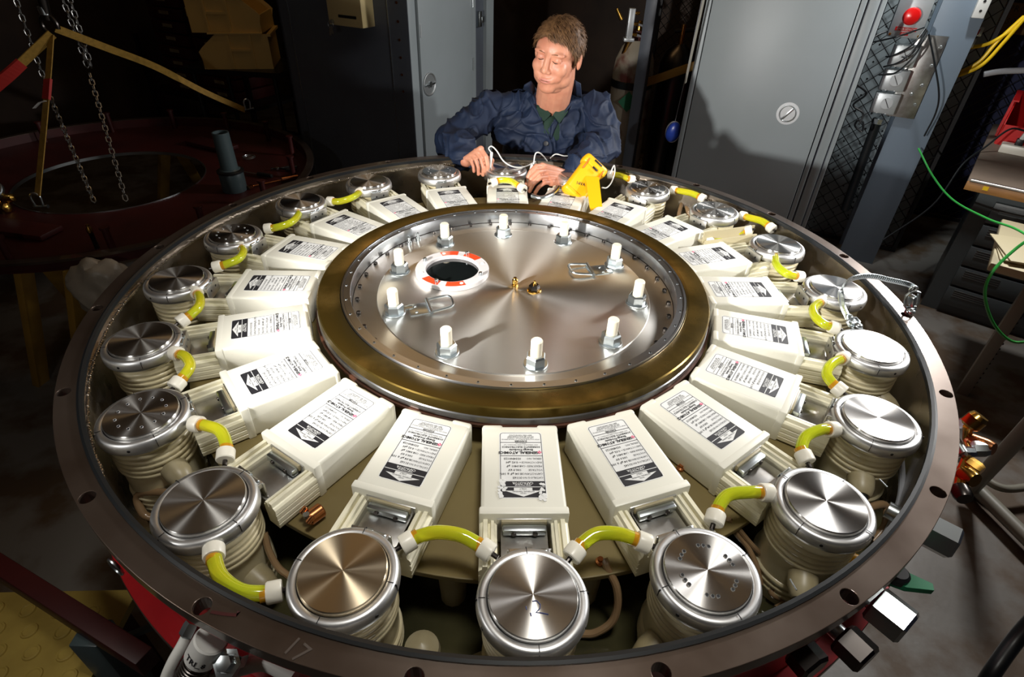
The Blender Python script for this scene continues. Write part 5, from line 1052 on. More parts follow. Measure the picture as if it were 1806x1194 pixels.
# sign, yellow cables, hose
ps = ROOM.inverted() @ Vector((2.8882, 2.7614, 0.3343))
t = empty('wall_sign', ruv(ps.x, 3.76, ps.z), -PHI, 'dim brown sign on the mesh at the top right corner', 'sign')
MB().box((0, 0, -0.03), (0.26, 0.008, 0.16)).build('sign_board', M['sign'], t, smooth=False)
for s, z, g in (('OXYGEN', 0.085, 0.07), ('EYE PROT.', 0.02, 0.045), ('PERSON', -0.045, 0.045)):
    tv, tf = text_mesh(s, g, (0, -0.006, z), Matrix.Rotation(PI/2, 3, 'X')); MB().add(tv, tf).build('lettering', M['black'] if z < 0.05 else M['sign'], t, smooth=False)
for c, lab, r in (([(2.4564, 2.0716, 0.3838), (2.4238, 2.0879, 0.3116), (2.3642, 2.1176, 0.2466), (2.2942, 2.2084, 0.2088)], 'upper yellow cable at the top right', 0.009), ([(2.4440, 2.0555, 0.3756), (2.4110, 2.0719, 0.2629), (2.3755, 2.0896, 0.1623), (2.3307, 2.1343, 0.1035), (2.3048, 2.2031, 0.0692)], 'lower yellow cable at the top right, outer one', 0.009), ([(2.4504, 2.0746, 0.3784), (2.4019, 2.0988, 0.2714), (2.3687, 2.1154, 0.1681), (2.3274, 2.1583, 0.1097), (2.2973, 2.2068, 0.0767)], 'lower yellow cable at the top right, inner one', 0.009)):
    single('yellow_cable', MB().tube(bez(c, 8), r, 10), M['yellowcable'], lab, 'cable', 'yellow cables at the top right', origin=c[0])
c = [(2.1951, 1.8108, 0.1599), (2.2477, 1.7846, 0.1793), (2.3333, 1.7419, 0.1954)]; single('grey_hose', MB().tube(bez(c, 8), 0.013, 14), M['greyhose'], 'pale grey hose with an open end above the red bins', 'hose', origin=c[0])
# ================================================================== BENCH AT THE RIGHT
P2 = math.radians(38)
fx_, fy_ = Vector((math.cos(P2), -math.sin(P2), 0)), Vector((math.sin(P2), math.cos(P2), 0)); RB = Matrix((fx_, fy_, ZX)).transposed()
b0 = Vector((2.2321, 1.5194, -0.9500))
topz = Vector((2.2321, 1.5194, -0.2469)).z
bn = empty('drawer_cabinet', (b0.x, b0.y, FLOOR), -P2, 'dark grey drawer cabinet with slotted label strips under the bench top', 'cabinet')
Hc = topz - FLOOR - 0.05
MB().box((0.60, 0.33, Hc/2), (1.2, 0.64, Hc)).build('carcass', M['drawer'], bn, smooth=False)
nd = 5; hh = (Hc - 0.08)/nd
for c_ in range(2):
    for k in range(nd):
        z = 0.05 + hh*(k + 0.5); dd = MB().box((0.34 + 0.56*c_, -0.004, z), (0.53, 0.022, hh - 0.012), bevel=0.003).build('drawer', M['drawer'], bn)
        MB().box((0.34 + 0.56*c_ + 0.08, -0.018, z + 0.02), (0.12, 0.006, 0.022), bevel=0.001).build('recess_pull', M['black'], dd)
        for q in range(4): MB().box((0.34 + 0.56*c_ - 0.16, -0.0165, z + 0.038 - 0.011*q), (0.15, 0.003, 0.0022)).build('bright_slat', M['zinc'], dd, smooth=False)
        if k < 5: MB().box((0.34 + 0.56*c_ + 0.2, -0.0165, z + 0.02), (0.08, 0.003, 0.02)).build('card_holder', M['drawer'], dd, smooth=False)
bt = empty('bench_top', (b0.x, b0.y, FLOOR + Hc), -P2, 'worn bench top with an orange wooden front edge and silver tape', 'worktop')
MB().box((0.68, 0.63, 0.025), (1.5, 1.30, 0.048), bevel=0.002).build('top_board', M['bench'], bt); MB().box((0.68, -0.026, 0.016), (1.5, 0.012, 0.040), bevel=0.002).build('wooden_edge', M['wood'], bt)
MB().box((0.68, -0.027, 0.044), (1.48, 0.014, 0.012), bevel=0.001).build('silver_tape', M['bracket'], bt); MB().box((0.01, -0.0335, 0.022), (0.022, 0.002, 0.018)).build('yellow_dot', M['yellowcable'], bt, smooth=False)
zt_ = FLOOR + Hc + 0.049
def onb(px): return px
pp = RB.inverted() @ (Vector((2.6220, 2.1293, -0.1000)) - Vector((b0.x, b0.y, 0)))
def bq(x, y, z): return RB @ Vector((x, y, 0)) + Vector((b0.x, b0.y, z))
bx = 0.16
bin_(bq(bx, 0.97, zt_), 1.25, -P2 - PI/2, 'lower open red storage bin on the bench', 'redbin', grp='red bins stacked on the bench')
bin_(bq(bx + 0.05, 1.05, zt_ + 0.215), 1.25, -P2 - PI/2, 'upper open red storage bin on the bench holding a brown paper bundle', 'redbin', grp='red bins stacked on the bench')
bm_ = bmesh.new(); bmesh.ops.create_icosphere(bm_, subdivisions=3, radius=1)
for q in bm_.verts: n_ = mnoise.noise(q.co*2.0); q.co = Vector((q.co.x*0.12, q.co.y*0.12, q.co.z*0.12))*(1 + 0.5*n_)
bm_.verts.index_update(); o = single('paper_bundle', MB().bm(bm_), M['brown'], 'crumpled brown paper bundle in the upper red bin', 'paper'); o.location = bq(bx + 0.06, 1.07, zt_ + 0.36)
ps_ = empty('power_strip', bq(0.07, 0.62, zt_), -P2, 'cream power strip with a plugged-in lead on the bench front', 'power strip')
MB().box((0.1, 0, 0.022), (0.34, 0.07, 0.044), bevel=0.004).build('strip_body', M['cap'], ps_); MB().box((0.0, 0, 0.060), (0.035, 0.03, 0.035), bevel=0.004).build('black_plug', M['black'], ps_); MB().box((0.005, 0.0, 0.098), (0.022, 0.03, 0.05), Matrix.Rotation(0.2, 3, 'Y'), 0.005).build('white_plug', M['white'], ps_)
c = [bq(0.07, 0.61, zt_ + 0.12), bq(0.0, 0.58, zt_ + 0.12), bq(-0.06, 0.52, zt_ + 0.03), bq(-0.12, 0.42, zt_ - 0.06), bq(-0.16, 0.25, zt_ - 0.25), bq(-0.30, 0.1, zt_ - 0.45)]
single('grey_cable', MB().tube(bez(c, 8), 0.005, 8), M['rubber'], 'dark cable drooping from the plug past the bench end', 'cable', origin=c[0])
# ================================================================== TABLE WITH FOLDERS, GREEN CABLE, CART
f1 = Vector((2.0119, 0.7887, -0.9500)); tz = Vector((2.0119, 0.7887, -0.3366)).z
tb = empty('work_table', (f1.x, f1.y, FLOOR), 0, 'pale work table on a perforated metal leg at the right edge', 'table')
d_ = RB; hT = tz - FLOOR
MB().box(Vector((1.8549, 0.8479, -0.3360)) - Vector((f1.x, f1.y, 0)) + fx_*0.5 + fy_*0.28 + Vector((0, 0, hT + 0.336 - 0.02)), (1.0, 0.56, 0.035), RB, 0.006).build('table_top', M['beige'], tb)
MB().box((0, 0, (hT - 0.04)/2), (0.042, 0.042, hT - 0.04), d_, 0.002).build('perforated_leg', M['cartpaint'], tb)
for (x, y) in ((0.85, -0.55), (1.05, -0.2)): MB().box((x, y, (hT - 0.04)/2), (0.04, 0.04, hT - 0.04), d_, 0.002).build('leg', M['cartpaint'], tb)
b = MB()
for k in range(22): b.cyl((0.012, -0.021, 0.05 + k*0.026), (0.012, -0.0225, 0.05 + k*0.026), 0.005, seg=8)
b.build('perforation', M['black'], tb)
for k in range(3):
    p = Vector((f1.x + 0.10, f1.y + 0.11, tz - 0.0015 + 0.007*k + 0.0)); b = MB().box((0, 0, 0.0035), (0.34, 0.26, 0.005), Matrix.Rotation(-0.5 + 0.09*k, 3, 'Z'), 0.001); o = single('paper_folder', b, M['beige'], '%s beige folder of the pile on the table corner' % ('bottom', 'middle', 'top')[k], 'folder', 'beige folders piled on the table corner'); o.location = p
c = [(2.1422, 1.9489, -0.2367), (2.1265, 1.7333, -0.3073), (2.0515, 1.4355, -0.3155), (1.9908, 1.1305, -0.2754), (1.8743, 0.8533, -0.1967), (1.7372, 0.5865, -0.1318), (1.5663, 0.4482, -0.0505), (1.5077, 0.4216, -0.0774), (1.4538, 0.3926, -0.1412), (1.4669, 0.3860, -0.2174), (1.5211, 0.3590, -0.3032), (1.5836, 0.3278, -0.3485), (1.6325, 0.3035, -0.3239)]
single('green_cable', MB().tube(bez(c, 8), 0.0045, 8), M['greencable'], 'bright green cable hanging in a long curve at right', 'cable', origin=c[0])
ct = empty('pipe_cart', (1.6508, 0.1985, -0.9000), 0, 'frame of grey-green pipes standing on the floor at the right edge', 'frame'); oo = Vector(ct.location)
for (p, q, r_) in (((1.6576, 0.2817, -0.9000), (1.7158, -0.0390, -0.9000), 0.024), ((1.6371, 0.1866, -0.8800), (1.5507, 0.0911, -0.4500), 0.024), ((1.6576, 0.2817, -0.9000), (1.6339, 0.4216, -0.9000), 0.024)):
    p, q = Vector(p), Vector(q); MB().cyl(p - oo, q - oo, r_, seg=18).build('pipe', M['cartpaint'], ct)
MB().tube(bez([Vector(p) - oo for p in ((1.7079, 0.2721, -0.8800), (1.7180, 0.2155, -0.8800), (1.7592, 0.1872, -0.8800), (1.8595, 0.2018, -0.8800))], 8), 0.014, 12).build('bent_tube', M['cartpaint'], ct)
for p in ((1.6824, 0.2244, -0.9300), (1.7486, -0.0177, -0.9300)): MB().sphere(Vector((p[0], p[1], FLOOR + 0.027)) - oo, (0.025, 0.025, 0.027), 12).build('foot', M['rubber'], ct)
c = [(1.1573, -0.4885, -0.5000), (1.1142, -0.5198, -0.5500), (1.0495, -0.5739, -0.6000), (1.0496, -0.5967, -0.7000), (1.1415, -0.5798, -0.9000)]
single('black_hose', MB().tube(bez(c, 8), 0.016, 14), M['rubber'], 'thick black hose crossing the lower right corner', 'hose', origin=c[-1])
# ================================================================== TREAD PLATE AND BEAMS AT THE LOWER LEFT
tp = empty('tread_step', (-0.9590, -0.5402, -0.6200), 0, 'worn yellow steel step plate with round raised studs at lower left', 'step'); oo = Vector(tp.location)
c4 = [Vector(p) - oo for p in ((-1.2337, -0.4602, -0.6200), (-0.8503, -0.4373, -0.6200), (-0.8401, -0.6509, -0.6200), (-1.0763, -0.6586, -0.6200))]
b = MB(); b.add([p for p in c4] + [p - Vector((0, 0, 0.02)) for p in c4], [(0, 1, 2, 3), (7, 6, 5, 4), (0, 4, 5, 1), (1, 5, 6, 2), (2, 6, 7, 3), (3, 7, 4, 0)]); b.build('plate', M['tread'], tp, smooth=False)
def inside(p):
    for i in range(4):
        a_, b_ = c4[i], c4[(i + 1) % 4]
        if ((b_ - a_).x*(p.y - a_.y) - (b_ - a_).y*(p.x - a_.x))/(b_ - a_).length > -0.022: return False
    return True
me = None
for i in range(-10, 11):
    for j in range(-8, 9):
        p = Vector((0.072*i + 0.036*(j % 2), 0.045*j, 0.0))
        if inside(p):
            if me is None: o = MB().lathe([(0.0, 0.0022), (0.0115, 0.0018), (0.0135, 0.0040), (0.0160, 0.0034), (0.0175, 0.0)], 18).build('raised_stud', M['tread'], tp); me = o.data
            else: o = bpy.data.objects.new('raised_stud', me); COL.objects.link(o); o.parent = tp
            o.location = p
for p in c4[1:3]: MB().box((p.x - 0.05, p.y + (0.02 if p.y < 0 else -0.04), (FLOOR + 0.62)/2 - 0.01), (0.04, 0.04, -FLOOR - 0.64)).build('leg', M['darkred'], tp, smooth=False)
bb = empty('support_beam', (-1.0322, -0.5000, -0.4800), 0, 'dark red steel beam crossing over the yellow step at lower left', 'beam'); oo = Vector(bb.location)
for (p, q, w_) in (((-1.1269, -0.4567, -0.4600), (-0.6484, -0.6646, -0.4600), 0.035),):
    p, q = Vector(p) - oo, Vector(q) - oo; d = q - p; MB().box((p + q)/2, (d.length, w_, 0.05), d.to_track_quat('X', 'Z').to_matrix(), 0.003).build('beam_bar', M['darkred'], bb)
pq = Vector((-0.8041, -0.6022, -0.4850)); MB().box(Vector((pq.x, pq.y, (pq.z + FLOOR)/2)) - oo, (0.055, 0.055, pq.z - FLOOR), bevel=0.003).build('beam_post', M['greypvc'], bb)
single('angle_bar', MB().box(Vector((-0.7909, -0.5479, -0.6000)) , (0.12, 0.012, 0.012), Matrix.Rotation(0.5, 3, 'Z')), M['greypvc'], 'short grey bar under the left rim beside the yellow step', 'bar', origin=(-0.7909, -0.5479, -0.6000))

# ================================================================== MULTIMETER
# stands on its back strut: body leaning, strut to the capacitor box
mt_top, mt_bot = Vector((0.2591, 0.6550, 0.0603)), Vector((0.1834, 0.5600, -0.0124))
mm = empty('multimeter', mt_bot, label='yellow handheld multimeter seen from behind, propped on its flip-out stand over the capacitors', cat='multimeter')
dY = (mt_top - mt_bot); Lm = dY.length; dY.normalize()
zb = Vector((0.10, -0.80, 0.35)); zb = (zb - dY*zb.dot(dY)).normalized(); xb = dY.cross(zb)
RM = Matrix((xb, dY, zb)).transposed()
def mp_(x, y, z): return RM @ Vector((x, y, z))
b = MB(); b.box(mp_(0, Lm*0.5, -0.019), (0.080, Lm*1.06, 0.038), RM, 0.012, 3).box(mp_(0, Lm*0.92, -0.018), (0.092, Lm*0.26, 0.044), RM, 0.013, 3).box(mp_(0, Lm*0.05, -0.018), (0.084, Lm*0.14, 0.042), RM, 0.012, 3)
b.build('holster', M['yellow'], mm, angle=50)
MB().box(mp_(0.002, Lm*0.965, 0.0045), (0.030, 0.006, 0.002), RM, 0.0005).box(mp_(0.004, Lm*0.80, 0.0045), (0.020, 0.006, 0.002), RM, 0.0005).build('slot', M['black'], mm)
for s in (-1, 1): MB().box(mp_(s*0.030, Lm*0.76, 0.004), (0.004, Lm*0.30, 0.004), RM, 0.001).build('strut_rail', mat('orange_edge', (0.75, 0.16, 0.005), 0.4), mm)
sa_, sb2 = mp_(0.012, Lm*0.60, 0.004), Vector((0.2457, 0.4700, -0.0293)) - mt_bot
d = sb2 - sa_; rs = (-d).to_track_quat('Z', 'X').to_matrix(); zx = Vector((1, 0.15, 0)); dn = d.normalized(); sx_ = (zx - dn*zx.dot(dn)).normalized(); sz_ = sx_.cross(dn).normalized(); RS = Matrix((sx_, sz_, dn)).transposed()
pl = [(-0.021, 0), (0.021, 0), (0.019, d.length*0.93), (0.0155, d.length), (0.0045, d.length), (0.0045, d.length*0.90), (-0.0045, d.length*0.90), (-0.0045, d.length), (-0.0155, d.length), (-0.019, d.length*0.93)]
mq = RS.to_4x4() @ Matrix(((1, 0, 0, 0), (0, 0, 1, 0), (0, 1, 0, 0), (0, 0, 0, 1))); mq = Matrix.Translation(sa_) @ mq
MB().prism(pl, -0.003, 0.003, mq).build('flip_stand', M['yellow'], mm, smooth=False)
tv, tf = text_mesh('16VA', 0.014, bold=0.0003); mt_ = Matrix.Translation(mp_(-0.004, Lm*0.30, 0.0006)) @ (RM.to_4x4()) @ Matrix.Rotation(0.5, 4, 'Z')
b = MB().add([mt_ @ Vector(q) for q in tv], tf); tag(b.build('handwriting', M['ink'], mm, smooth=False), 'handwritten marker scrawl')
# ================================================================== PERSON
person = empty('person', (0.2362, 1.5500, -0.2169)[:2] + (FLOOR,), label='man with light brown hair in a navy work coat holding two test probes', cat='person')
PO = Vector(person.location)
class SK:
    """collects blobs and limbs, united by a voxel remesh into one surface"""
    def __init__(s): s.b = MB()
    def limb(s, pts, rr, n=6, seg=16):
        q = bez(pts, n); m = len(q); R = []
        for i in range(m):
            t = i/(m - 1)*(len(rr) - 1); k = min(int(t), len(rr) - 2); f = t - k; f = f*f*(3 - 2*f); R.append(rr[k]*(1 - f) + rr[k + 1]*f)
        s.b.tube(q, R, seg); s.b.sphere(q[0], R[0]*0.99, seg); s.b.sphere(q[-1], R[-1]*0.99, seg); return s
    def blob(s, c, r, rot=None, seg=24): s.b.sphere(c, r, seg, rot); return s
    def make(s, name, m, voxel, smooth=4, parent=person, disp=None):
        o = s.b.build(name, m, None)
        r = o.modifiers.new('r', 'REMESH'); r.mode = 'VOXEL'; r.voxel_size = voxel
        if smooth: k = o.modifiers.new('s', 'SMOOTH'); k.factor = 0.5; k.iterations = smooth
        bake(o); me = o.data
        if disp: disp(me)
        me.polygons.foreach_set('use_smooth', [True]*len(me.polygons)); me.update()
        if not me.materials: me.materials.append(m)
        o.parent = parent; o.location = -Vector(parent.location) if parent else (0, 0, 0)
        return o
# ---- key points (world)
sh_r, sh_l = Vector((-0.0972, 1.1000, 0.1022)), Vector((0.2851, 1.0900, 0.1268))
el_r, el_l = Vector((-0.2444, 0.9850, 0.0109)), Vector((0.3202, 0.9850, 0.0260))
wr_r, wr_l = Vector((-0.1772, 0.8100, -0.0035)), Vector((0.1785, 0.7450, -0.0303))
nk = Vector((0.1197, 1.0750, 0.1164)); hips = Vector((0.11, 1.44, -0.16)); chest = Vector((0.1036, 1.0900, 0.0457)); belly = Vector((0.11, 1.27, -0.09))
hc = Vector((0.1253, 0.9850, 0.3140))
RHd = (Matrix.Rotation(math.radians(8), 3, 'Y') @ Matrix.Rotation(math.radians(-25), 3, 'Z') @ Matrix.Rotation(math.radians(9), 3, 'X'))
HS = 1.0
def hp_(x, y, z): return hc + RHd @ Vector((x*HS, y*HS, z*HS))
def hr(x, y, z): return (x*HS, y*HS, z*HS)
B = SK(); HD = SK()
def hb(c, r, seg=28, extra=None): HD.blob(hp_(*c), hr(*r), RHd if extra is None else RHd @ extra, seg)
hb((0, 0.015, 0.026), (0.074, 0.090, 0.072)); hb((0, -0.030, 0.026), (0.066, 0.056, 0.050)); hb((0, -0.032, -0.030), (0.066, 0.053, 0.072)); hb((0, -0.028, -0.066), (0.060, 0.054, 0.042)); hb((0, -0.060, -0.092), (0.032, 0.024, 0.022)); hb((0, -0.020, -0.098), (0.045, 0.045, 0.022)); hb((0, -0.066, -0.050), (0.034, 0.020, 0.028))
for s in (-1, 1):
    hb((s*0.034, -0.061, -0.028), (0.028, 0.024, 0.028)); hb((s*0.020, -0.072, -0.024), (0.017, 0.014, 0.026)); hb((s*0.030, -0.066, -0.050), (0.022, 0.018, 0.022)); hb((s*0.044, -0.020, -0.066), (0.022, 0.038, 0.030))
    hb((s*0.030, -0.076, 0.021), (0.026, 0.011, 0.009)); hb((s*0.030, -0.0745, 0.0035), (0.0165, 0.0110, 0.0105)); hb((s*0.012, -0.092, -0.034), (0.0085, 0.010, 0.0075)); hb((s*0.0765, 0.012, -0.008), (0.009, 0.019, 0.031), 20, Matrix.Rotation(s*0.25, 3, 'Z')); hb((s*0.022, -0.080, -0.060), (0.012, 0.008, 0.012))
HD.limb([hp_(0, -0.080, 0.020), hp_(0, -0.088, 0.004), hp_(0, -0.094, -0.015), hp_(0, -0.099, -0.028)], [0.010, 0.0105, 0.0115, 0.0130], 4, 12)
hb((0, -0.0850, -0.0600), (0.023, 0.0070, 0.0035)); hb((0, -0.0845, -0.0695), (0.019, 0.0080, 0.0050)); hb((0, -0.079, -0.080), (0.020, 0.006, 0.008))
ho = HD.make('head', M['skin'], 0.0022, 15, parent=None); hm = ho.data; B.b.add([tuple(q.co) for q in hm.vertices], [tuple(p.vertices) for p in hm.polygons]); bpy.data.objects.remove(ho)
B.limb([hp_(0, 0.020, -0.030), hp_(0, 0.022, -0.10), nk + Vector((0, 0.01, 0.0)), chest + Vector((0, 0.05, 0))], [0.060, 0.064, 0.064, 0.06])
# torso, legs
B.limb([nk + Vector((0, 0.03, -0.03)), chest + Vector((0, 0.05, 0)), belly, hips], [0.055, 0.07, 0.085, 0.10]); B.limb([sh_r + Vector((0, 0.02, -0.02)), nk + Vector((0, 0.03, -0.03)), sh_l + Vector((0, 0.02, -0.02))], [0.030, 0.045, 0.030])
for s, sh, el, wr in ((-1, sh_r, el_r, wr_r), (1, sh_l, el_l, wr_l)):
    B.limb([sh, sh.lerp(el, 0.5), el], [0.030, 0.032, 0.030]); B.limb([el, el.lerp(wr, 0.5), wr], [0.030, 0.030, 0.024])
    hpj = hips + Vector((s*0.08, 0, 0)); kn = Vector((hips.x + s*0.10, hips.y - 0.05, -0.54)); an = Vector((hips.x + s*0.10, hips.y + 0.02, FLOOR + 0.07))
    B.limb([hpj, hpj.lerp(kn, 0.5), kn, kn.lerp(an, 0.4), an], [0.078, 0.068, 0.050, 0.048, 0.034])
    B.blob(an + Vector((0, -0.06, -0.035)), (0.038, 0.10, 0.032))
def finger(root, tip, bulge, r0, r1):
    root, tip = Vector(root), Vector(tip); d = tip - root; L = d.length
    bl = Vector(bulge); bl = (bl - d.normalized()*bl.dot(d.normalized())).normalized()
    p1 = root + d*0.38 + bl*L*0.24; p2 = root + d*0.76 + bl*L*0.20
    for a, b_, ra, rb in ((root, p1, r0, r0*0.95), (p1, p2, r0*0.97, r1*1.04), (p2, tip, r1*1.04, r1)):
        B.b.tube([a, b_], [ra, rb], 12); B.b.sphere(b_, rb*1.03, 12)
    B.b.sphere(root, r0, 12)
    return p1, p2
def palm(wr, k0, k3, thick):
    wr, k0, k3 = Vector(wr), Vector(k0), Vector(k3)
    for t in (0, 0.33, 0.66, 1.0):
        k = k0.lerp(k3, t); w0 = wr + (k0 - k3).normalized()*(0.5 - t)*0.034; B.b.tube([w0, w0.lerp(k, 0.5), k], [thick*0.98, thick*1.05, thick*0.86], 12); B.b.sphere(k, thick*0.88, 12); B.b.sphere(w0, thick, 12)
nails = []
# right hand (image left): back of the hand up and to the camera, fingers pinching the probe
rt = Vector((-0.0965, 0.7420, -0.0162))
rk = [Vector((-0.1230, 0.7650, 0.0522)), Vector((-0.1409, 0.7760, 0.0423)), Vector((-0.1572, 0.7860, 0.0268)), Vector((-0.1697, 0.7940, 0.0101))]
rtips = [Vector((-0.1001, 0.7380, -0.0149)), Vector((-0.1140, 0.7450, -0.0278)), Vector((-0.1299, 0.7520, -0.0290)), Vector((-0.1460, 0.7600, -0.0226))]
palm(wr_r, rk[0], rk[3], 0.0135)
for i in range(4): finger(rk[i], rtips[i], Vector((0.55, -0.75, 0.6)), (0.0088, 0.0088, 0.0083, 0.0074)[i], (0.0072, 0.0072, 0.0068, 0.0062)[i])
B.b.sphere(wr_r.lerp(rk[0], 0.55) + Vector((0.012, 0.012, -0.010)), 0.016, 12)
tb0 = wr_r.lerp(rk[0], 0.5) + Vector((0.018, 0.018, -0.008)); tb1 = Vector((-0.0865, 0.7680, 0.0142)); tb2 = Vector((-0.0912, 0.7520, -0.0156))
B.b.tube([tb0, tb1, tb2], [0.0125, 0.0098, 0.0082], 12); B.b.sphere(tb1, 0.0100, 12); B.b.sphere(tb2, 0.0084, 12)
# left hand (image right)
lk = [Vector((0.0835, 0.7120, 0.0208)), Vector((0.0934, 0.7000, 0.0082)), Vector((0.1035, 0.6900, -0.0070)), Vector((0.1158, 0.6840, -0.0236))]
ltips = [Vector((0.0375, 0.6680, -0.0033)), Vector((0.0402, 0.6520, -0.0221)), Vector((0.0449, 0.6480, -0.0416)), Vector((0.0638, 0.6480, -0.0466))]
palm(wr_l, lk[0], lk[3], 0.0140)
for i in range(4): finger(lk[i], ltips[i], Vector((-0.35, -0.5, 0.85)), (0.0090, 0.0090, 0.0085, 0.0076)[i], (0.0073, 0.0073, 0.0069, 0.0063)[i])
tb0 = wr_l.lerp(lk[0], 0.5) + Vector((-0.006, 0.016, -0.012)); tb1 = Vector((0.0503, 0.7000, 0.0065)); tb2 = Vector((0.0367, 0.6760, -0.0256))
B.b.tube([tb0, tb1, tb2], [0.0125, 0.0098, 0.0082], 12); B.b.sphere(tb0, 0.0135, 12); B.b.sphere(tb1, 0.0100, 12); B.b.sphere(tb2, 0.0084, 12)
body = B.make('body', M['skin'], 0.0024, 3)
me = body.data; me.materials.append(M['lip']); iv = RHd.transposed()
for p in me.polygons:
    q = iv @ (p.center - hc)/HS
    if q.y < -0.076 and (q.x/0.0225)**2 + ((q.z + 0.0645)/0.0070)**2 < 1: p.material_index = 1
# brows, lashes
for s in (-1, 1):
    MB().tube(bez([hp_(s*0.012, -0.0850, 0.0200), hp_(s*0.030, -0.0860, 0.0235), hp_(s*0.046, -0.074, 0.0180)], 6), [0.0010]*4 + [0.0018]*6 + [0.0009]*3, 6).build('eyebrow', M['brow'], person).location = -PO
    MB().tube(bez([hp_(s*0.0165, -0.0800, 0.0000), hp_(s*0.029, -0.0838, -0.0035), hp_(s*0.0425, -0.0745, -0.0005)], 6), 0.0015, 6).build('eyelash', M['lash'], person).location = -PO
MB().tube(bez([hp_(-0.021, -0.0835, -0.0660), hp_(-0.008, -0.0925, -0.0642), hp_(0.008, -0.0925, -0.0642), hp_(0.021, -0.0835, -0.0660)], 5), [0.0006]*4 + [0.0010]*8 + [0.0006]*4, 6).build('mouth_line', M['brow'], person).location = -PO
# hair: cap over the skull plus many short locks
b = MB(); nU, nV = 56, 30; vs = []; idx = {}
def hairline(phi):   # phi: 0 = face direction; returns lowest polar angle cos-like z limit
    a = abs((phi + PI) % (2*PI) - PI)/PI          # 0 front .. 1 back
    return 0.063 if a < 0.17 else (0.063 - (a - 0.17)/0.13*0.035 if a < 0.30 else (0.028 - (a - 0.30)*0.1 if a < 0.32 else (0.028 - (a - 0.32)/0.10*0.048 if a < 0.42 else (-0.020 - (a - 0.42)/0.58*0.050))))
def scalp(phi, t, lift=1.0):
    # t 0 top .. 1 at the hairline ; centre of the head ellipsoid
    cz, cy = 0.030, 0.014; zl = hairline(phi) - cz; tmax = math.acos(max(-0.98, min(0.98, zl/0.080)))
    th_ = tmax*t; x = 0.078*lift*math.sin(th_)*math.sin(phi); y = -0.097*lift*math.sin(th_)*math.cos(phi); z = 0.081*lift*math.cos(th_)
    return Vector((x, cy + y, cz + z))
for j in range(nV + 1):
    for i in range(nU):
        phi = 2*PI*i/nU; p = scalp(phi, j/nV, 1.0 + 0.05*mnoise.noise(Vector((math.sin(phi)*3, math.cos(phi)*3, j*0.25))) + (0.035 if j < nV - 2 else 0.0)); vs.append(hp_(*p))
fs = [(j*nU + i, (j + 1)*nU + i, (j + 1)*nU + (i + 1) % nU, j*nU + (i + 1) % nU) for j in range(nV) for i in range(nU)]
b.add(vs, fs); rnd = random.Random(11)
for k in range(2600):
    phi = rnd.random()*2*PI; t = math.sqrt(rnd.random())*0.97; p0 = scalp(phi, t, 1.02)
    n_ = Vector((p0.x, p0.y - 0.014, p0.z - 0.03)).normalized()
    side = 1 if p0.x > -0.020 else -1            # parted at his right
    fl = Vector((0.75*side if p0.z > 0.06 else 0.15*side, -0.35 if p0.y < 0.0 and p0.z > 0.06 else 0.45, -0.5 if p0.z > 0.06 else -1.0))
    fl = (fl - n_*fl.dot(n_)).normalized(); fl = (fl + Vector((rnd.uniform(-.22, .22), rnd.uniform(-.22, .22), rnd.uniform(-.15, .2)))).normalized()
    L = rnd.uniform(0.020, 0.034); a = p0 + n_*0.001; c = a + fl*L*0.5 + n_*rnd.uniform(0.002, 0.0045); e = a + fl*L + n_*rnd.uniform(-0.003, 0.002)
    w_ = n_.cross(fl).normalized()*rnd.uniform(0.0008, 0.0016)
    A = [a - w_, a + w_, c + w_, c - w_, e]; b.add([hp_(*q) for q in A], [(0, 1, 2, 3), (3, 2, 4)])
h_ = b.build('hair', M['hair'], person, smooth=True, angle=60); h_.location = -PO
# ---- coat
J = SK()
def j_(p, dz=0): return Vector(p) + Vector((0, 0, dz))
fw = Vector((0, -1, 0))
J.limb([nk + Vector((0, 0.035, -0.02)), chest + Vector((0, 0.03, -0.01)), belly, hips + Vector((0, -0.02, 0.02))], [0.085, 0.135, 0.145, 0.145], 8, 24)
J.limb([sh_r + Vector((0, 0.01, -0.01)), nk + Vector((-0.01, 0.04, 0.000)), sh_l + Vector((0, 0.01, -0.01))], [0.052, 0.072, 0.052], 8, 20)
J.limb([sh_r.lerp(chest, 0.3) + Vector((0.02, 0.0, -0.045)), chest + Vector((0, -0.010, -0.045)), sh_l.lerp(chest, 0.3) + Vector((-0.02, 0.0, -0.045))], [0.078, 0.105, 0.078], 8, 20)
J.limb([sh_r.lerp(belly, 0.55), sh_l.lerp(belly, 0.55)], [0.085, 0.085], 8, 20)
for sh, el, wr in ((sh_r, el_r, wr_r), (sh_l, el_l, wr_l)):
    J.limb([sh, sh.lerp(el, 0.55) + Vector((0, 0, 0.008)), el], [0.056, 0.056, 0.056], 8, 20)
    J.limb([el, el.lerp(wr, 0.45), el.lerp(wr, 0.86)], [0.060, 0.055, 0.041], 8, 20)
creases = []
rnd = random.Random(4)
for sh, el, wr, n in ((sh_r, el_r, wr_r, 1), (sh_l, el_l, wr_l, -1)):
    for k in range(11):
        t = 0.45 + 0.55*k/10; c = sh.lerp(el, t) if k % 2 == 0 else el.lerp(wr, 0.55 - 0.5*t + 0.25); creases.append((c + Vector((rnd.uniform(-.02, .02), -0.03, 0.03)), Vector((rnd.uniform(-.8, .8), rnd.uniform(-.5, .5), rnd.uniform(-1, .2))).normalized(), rnd.uniform(0.012, 0.020)))
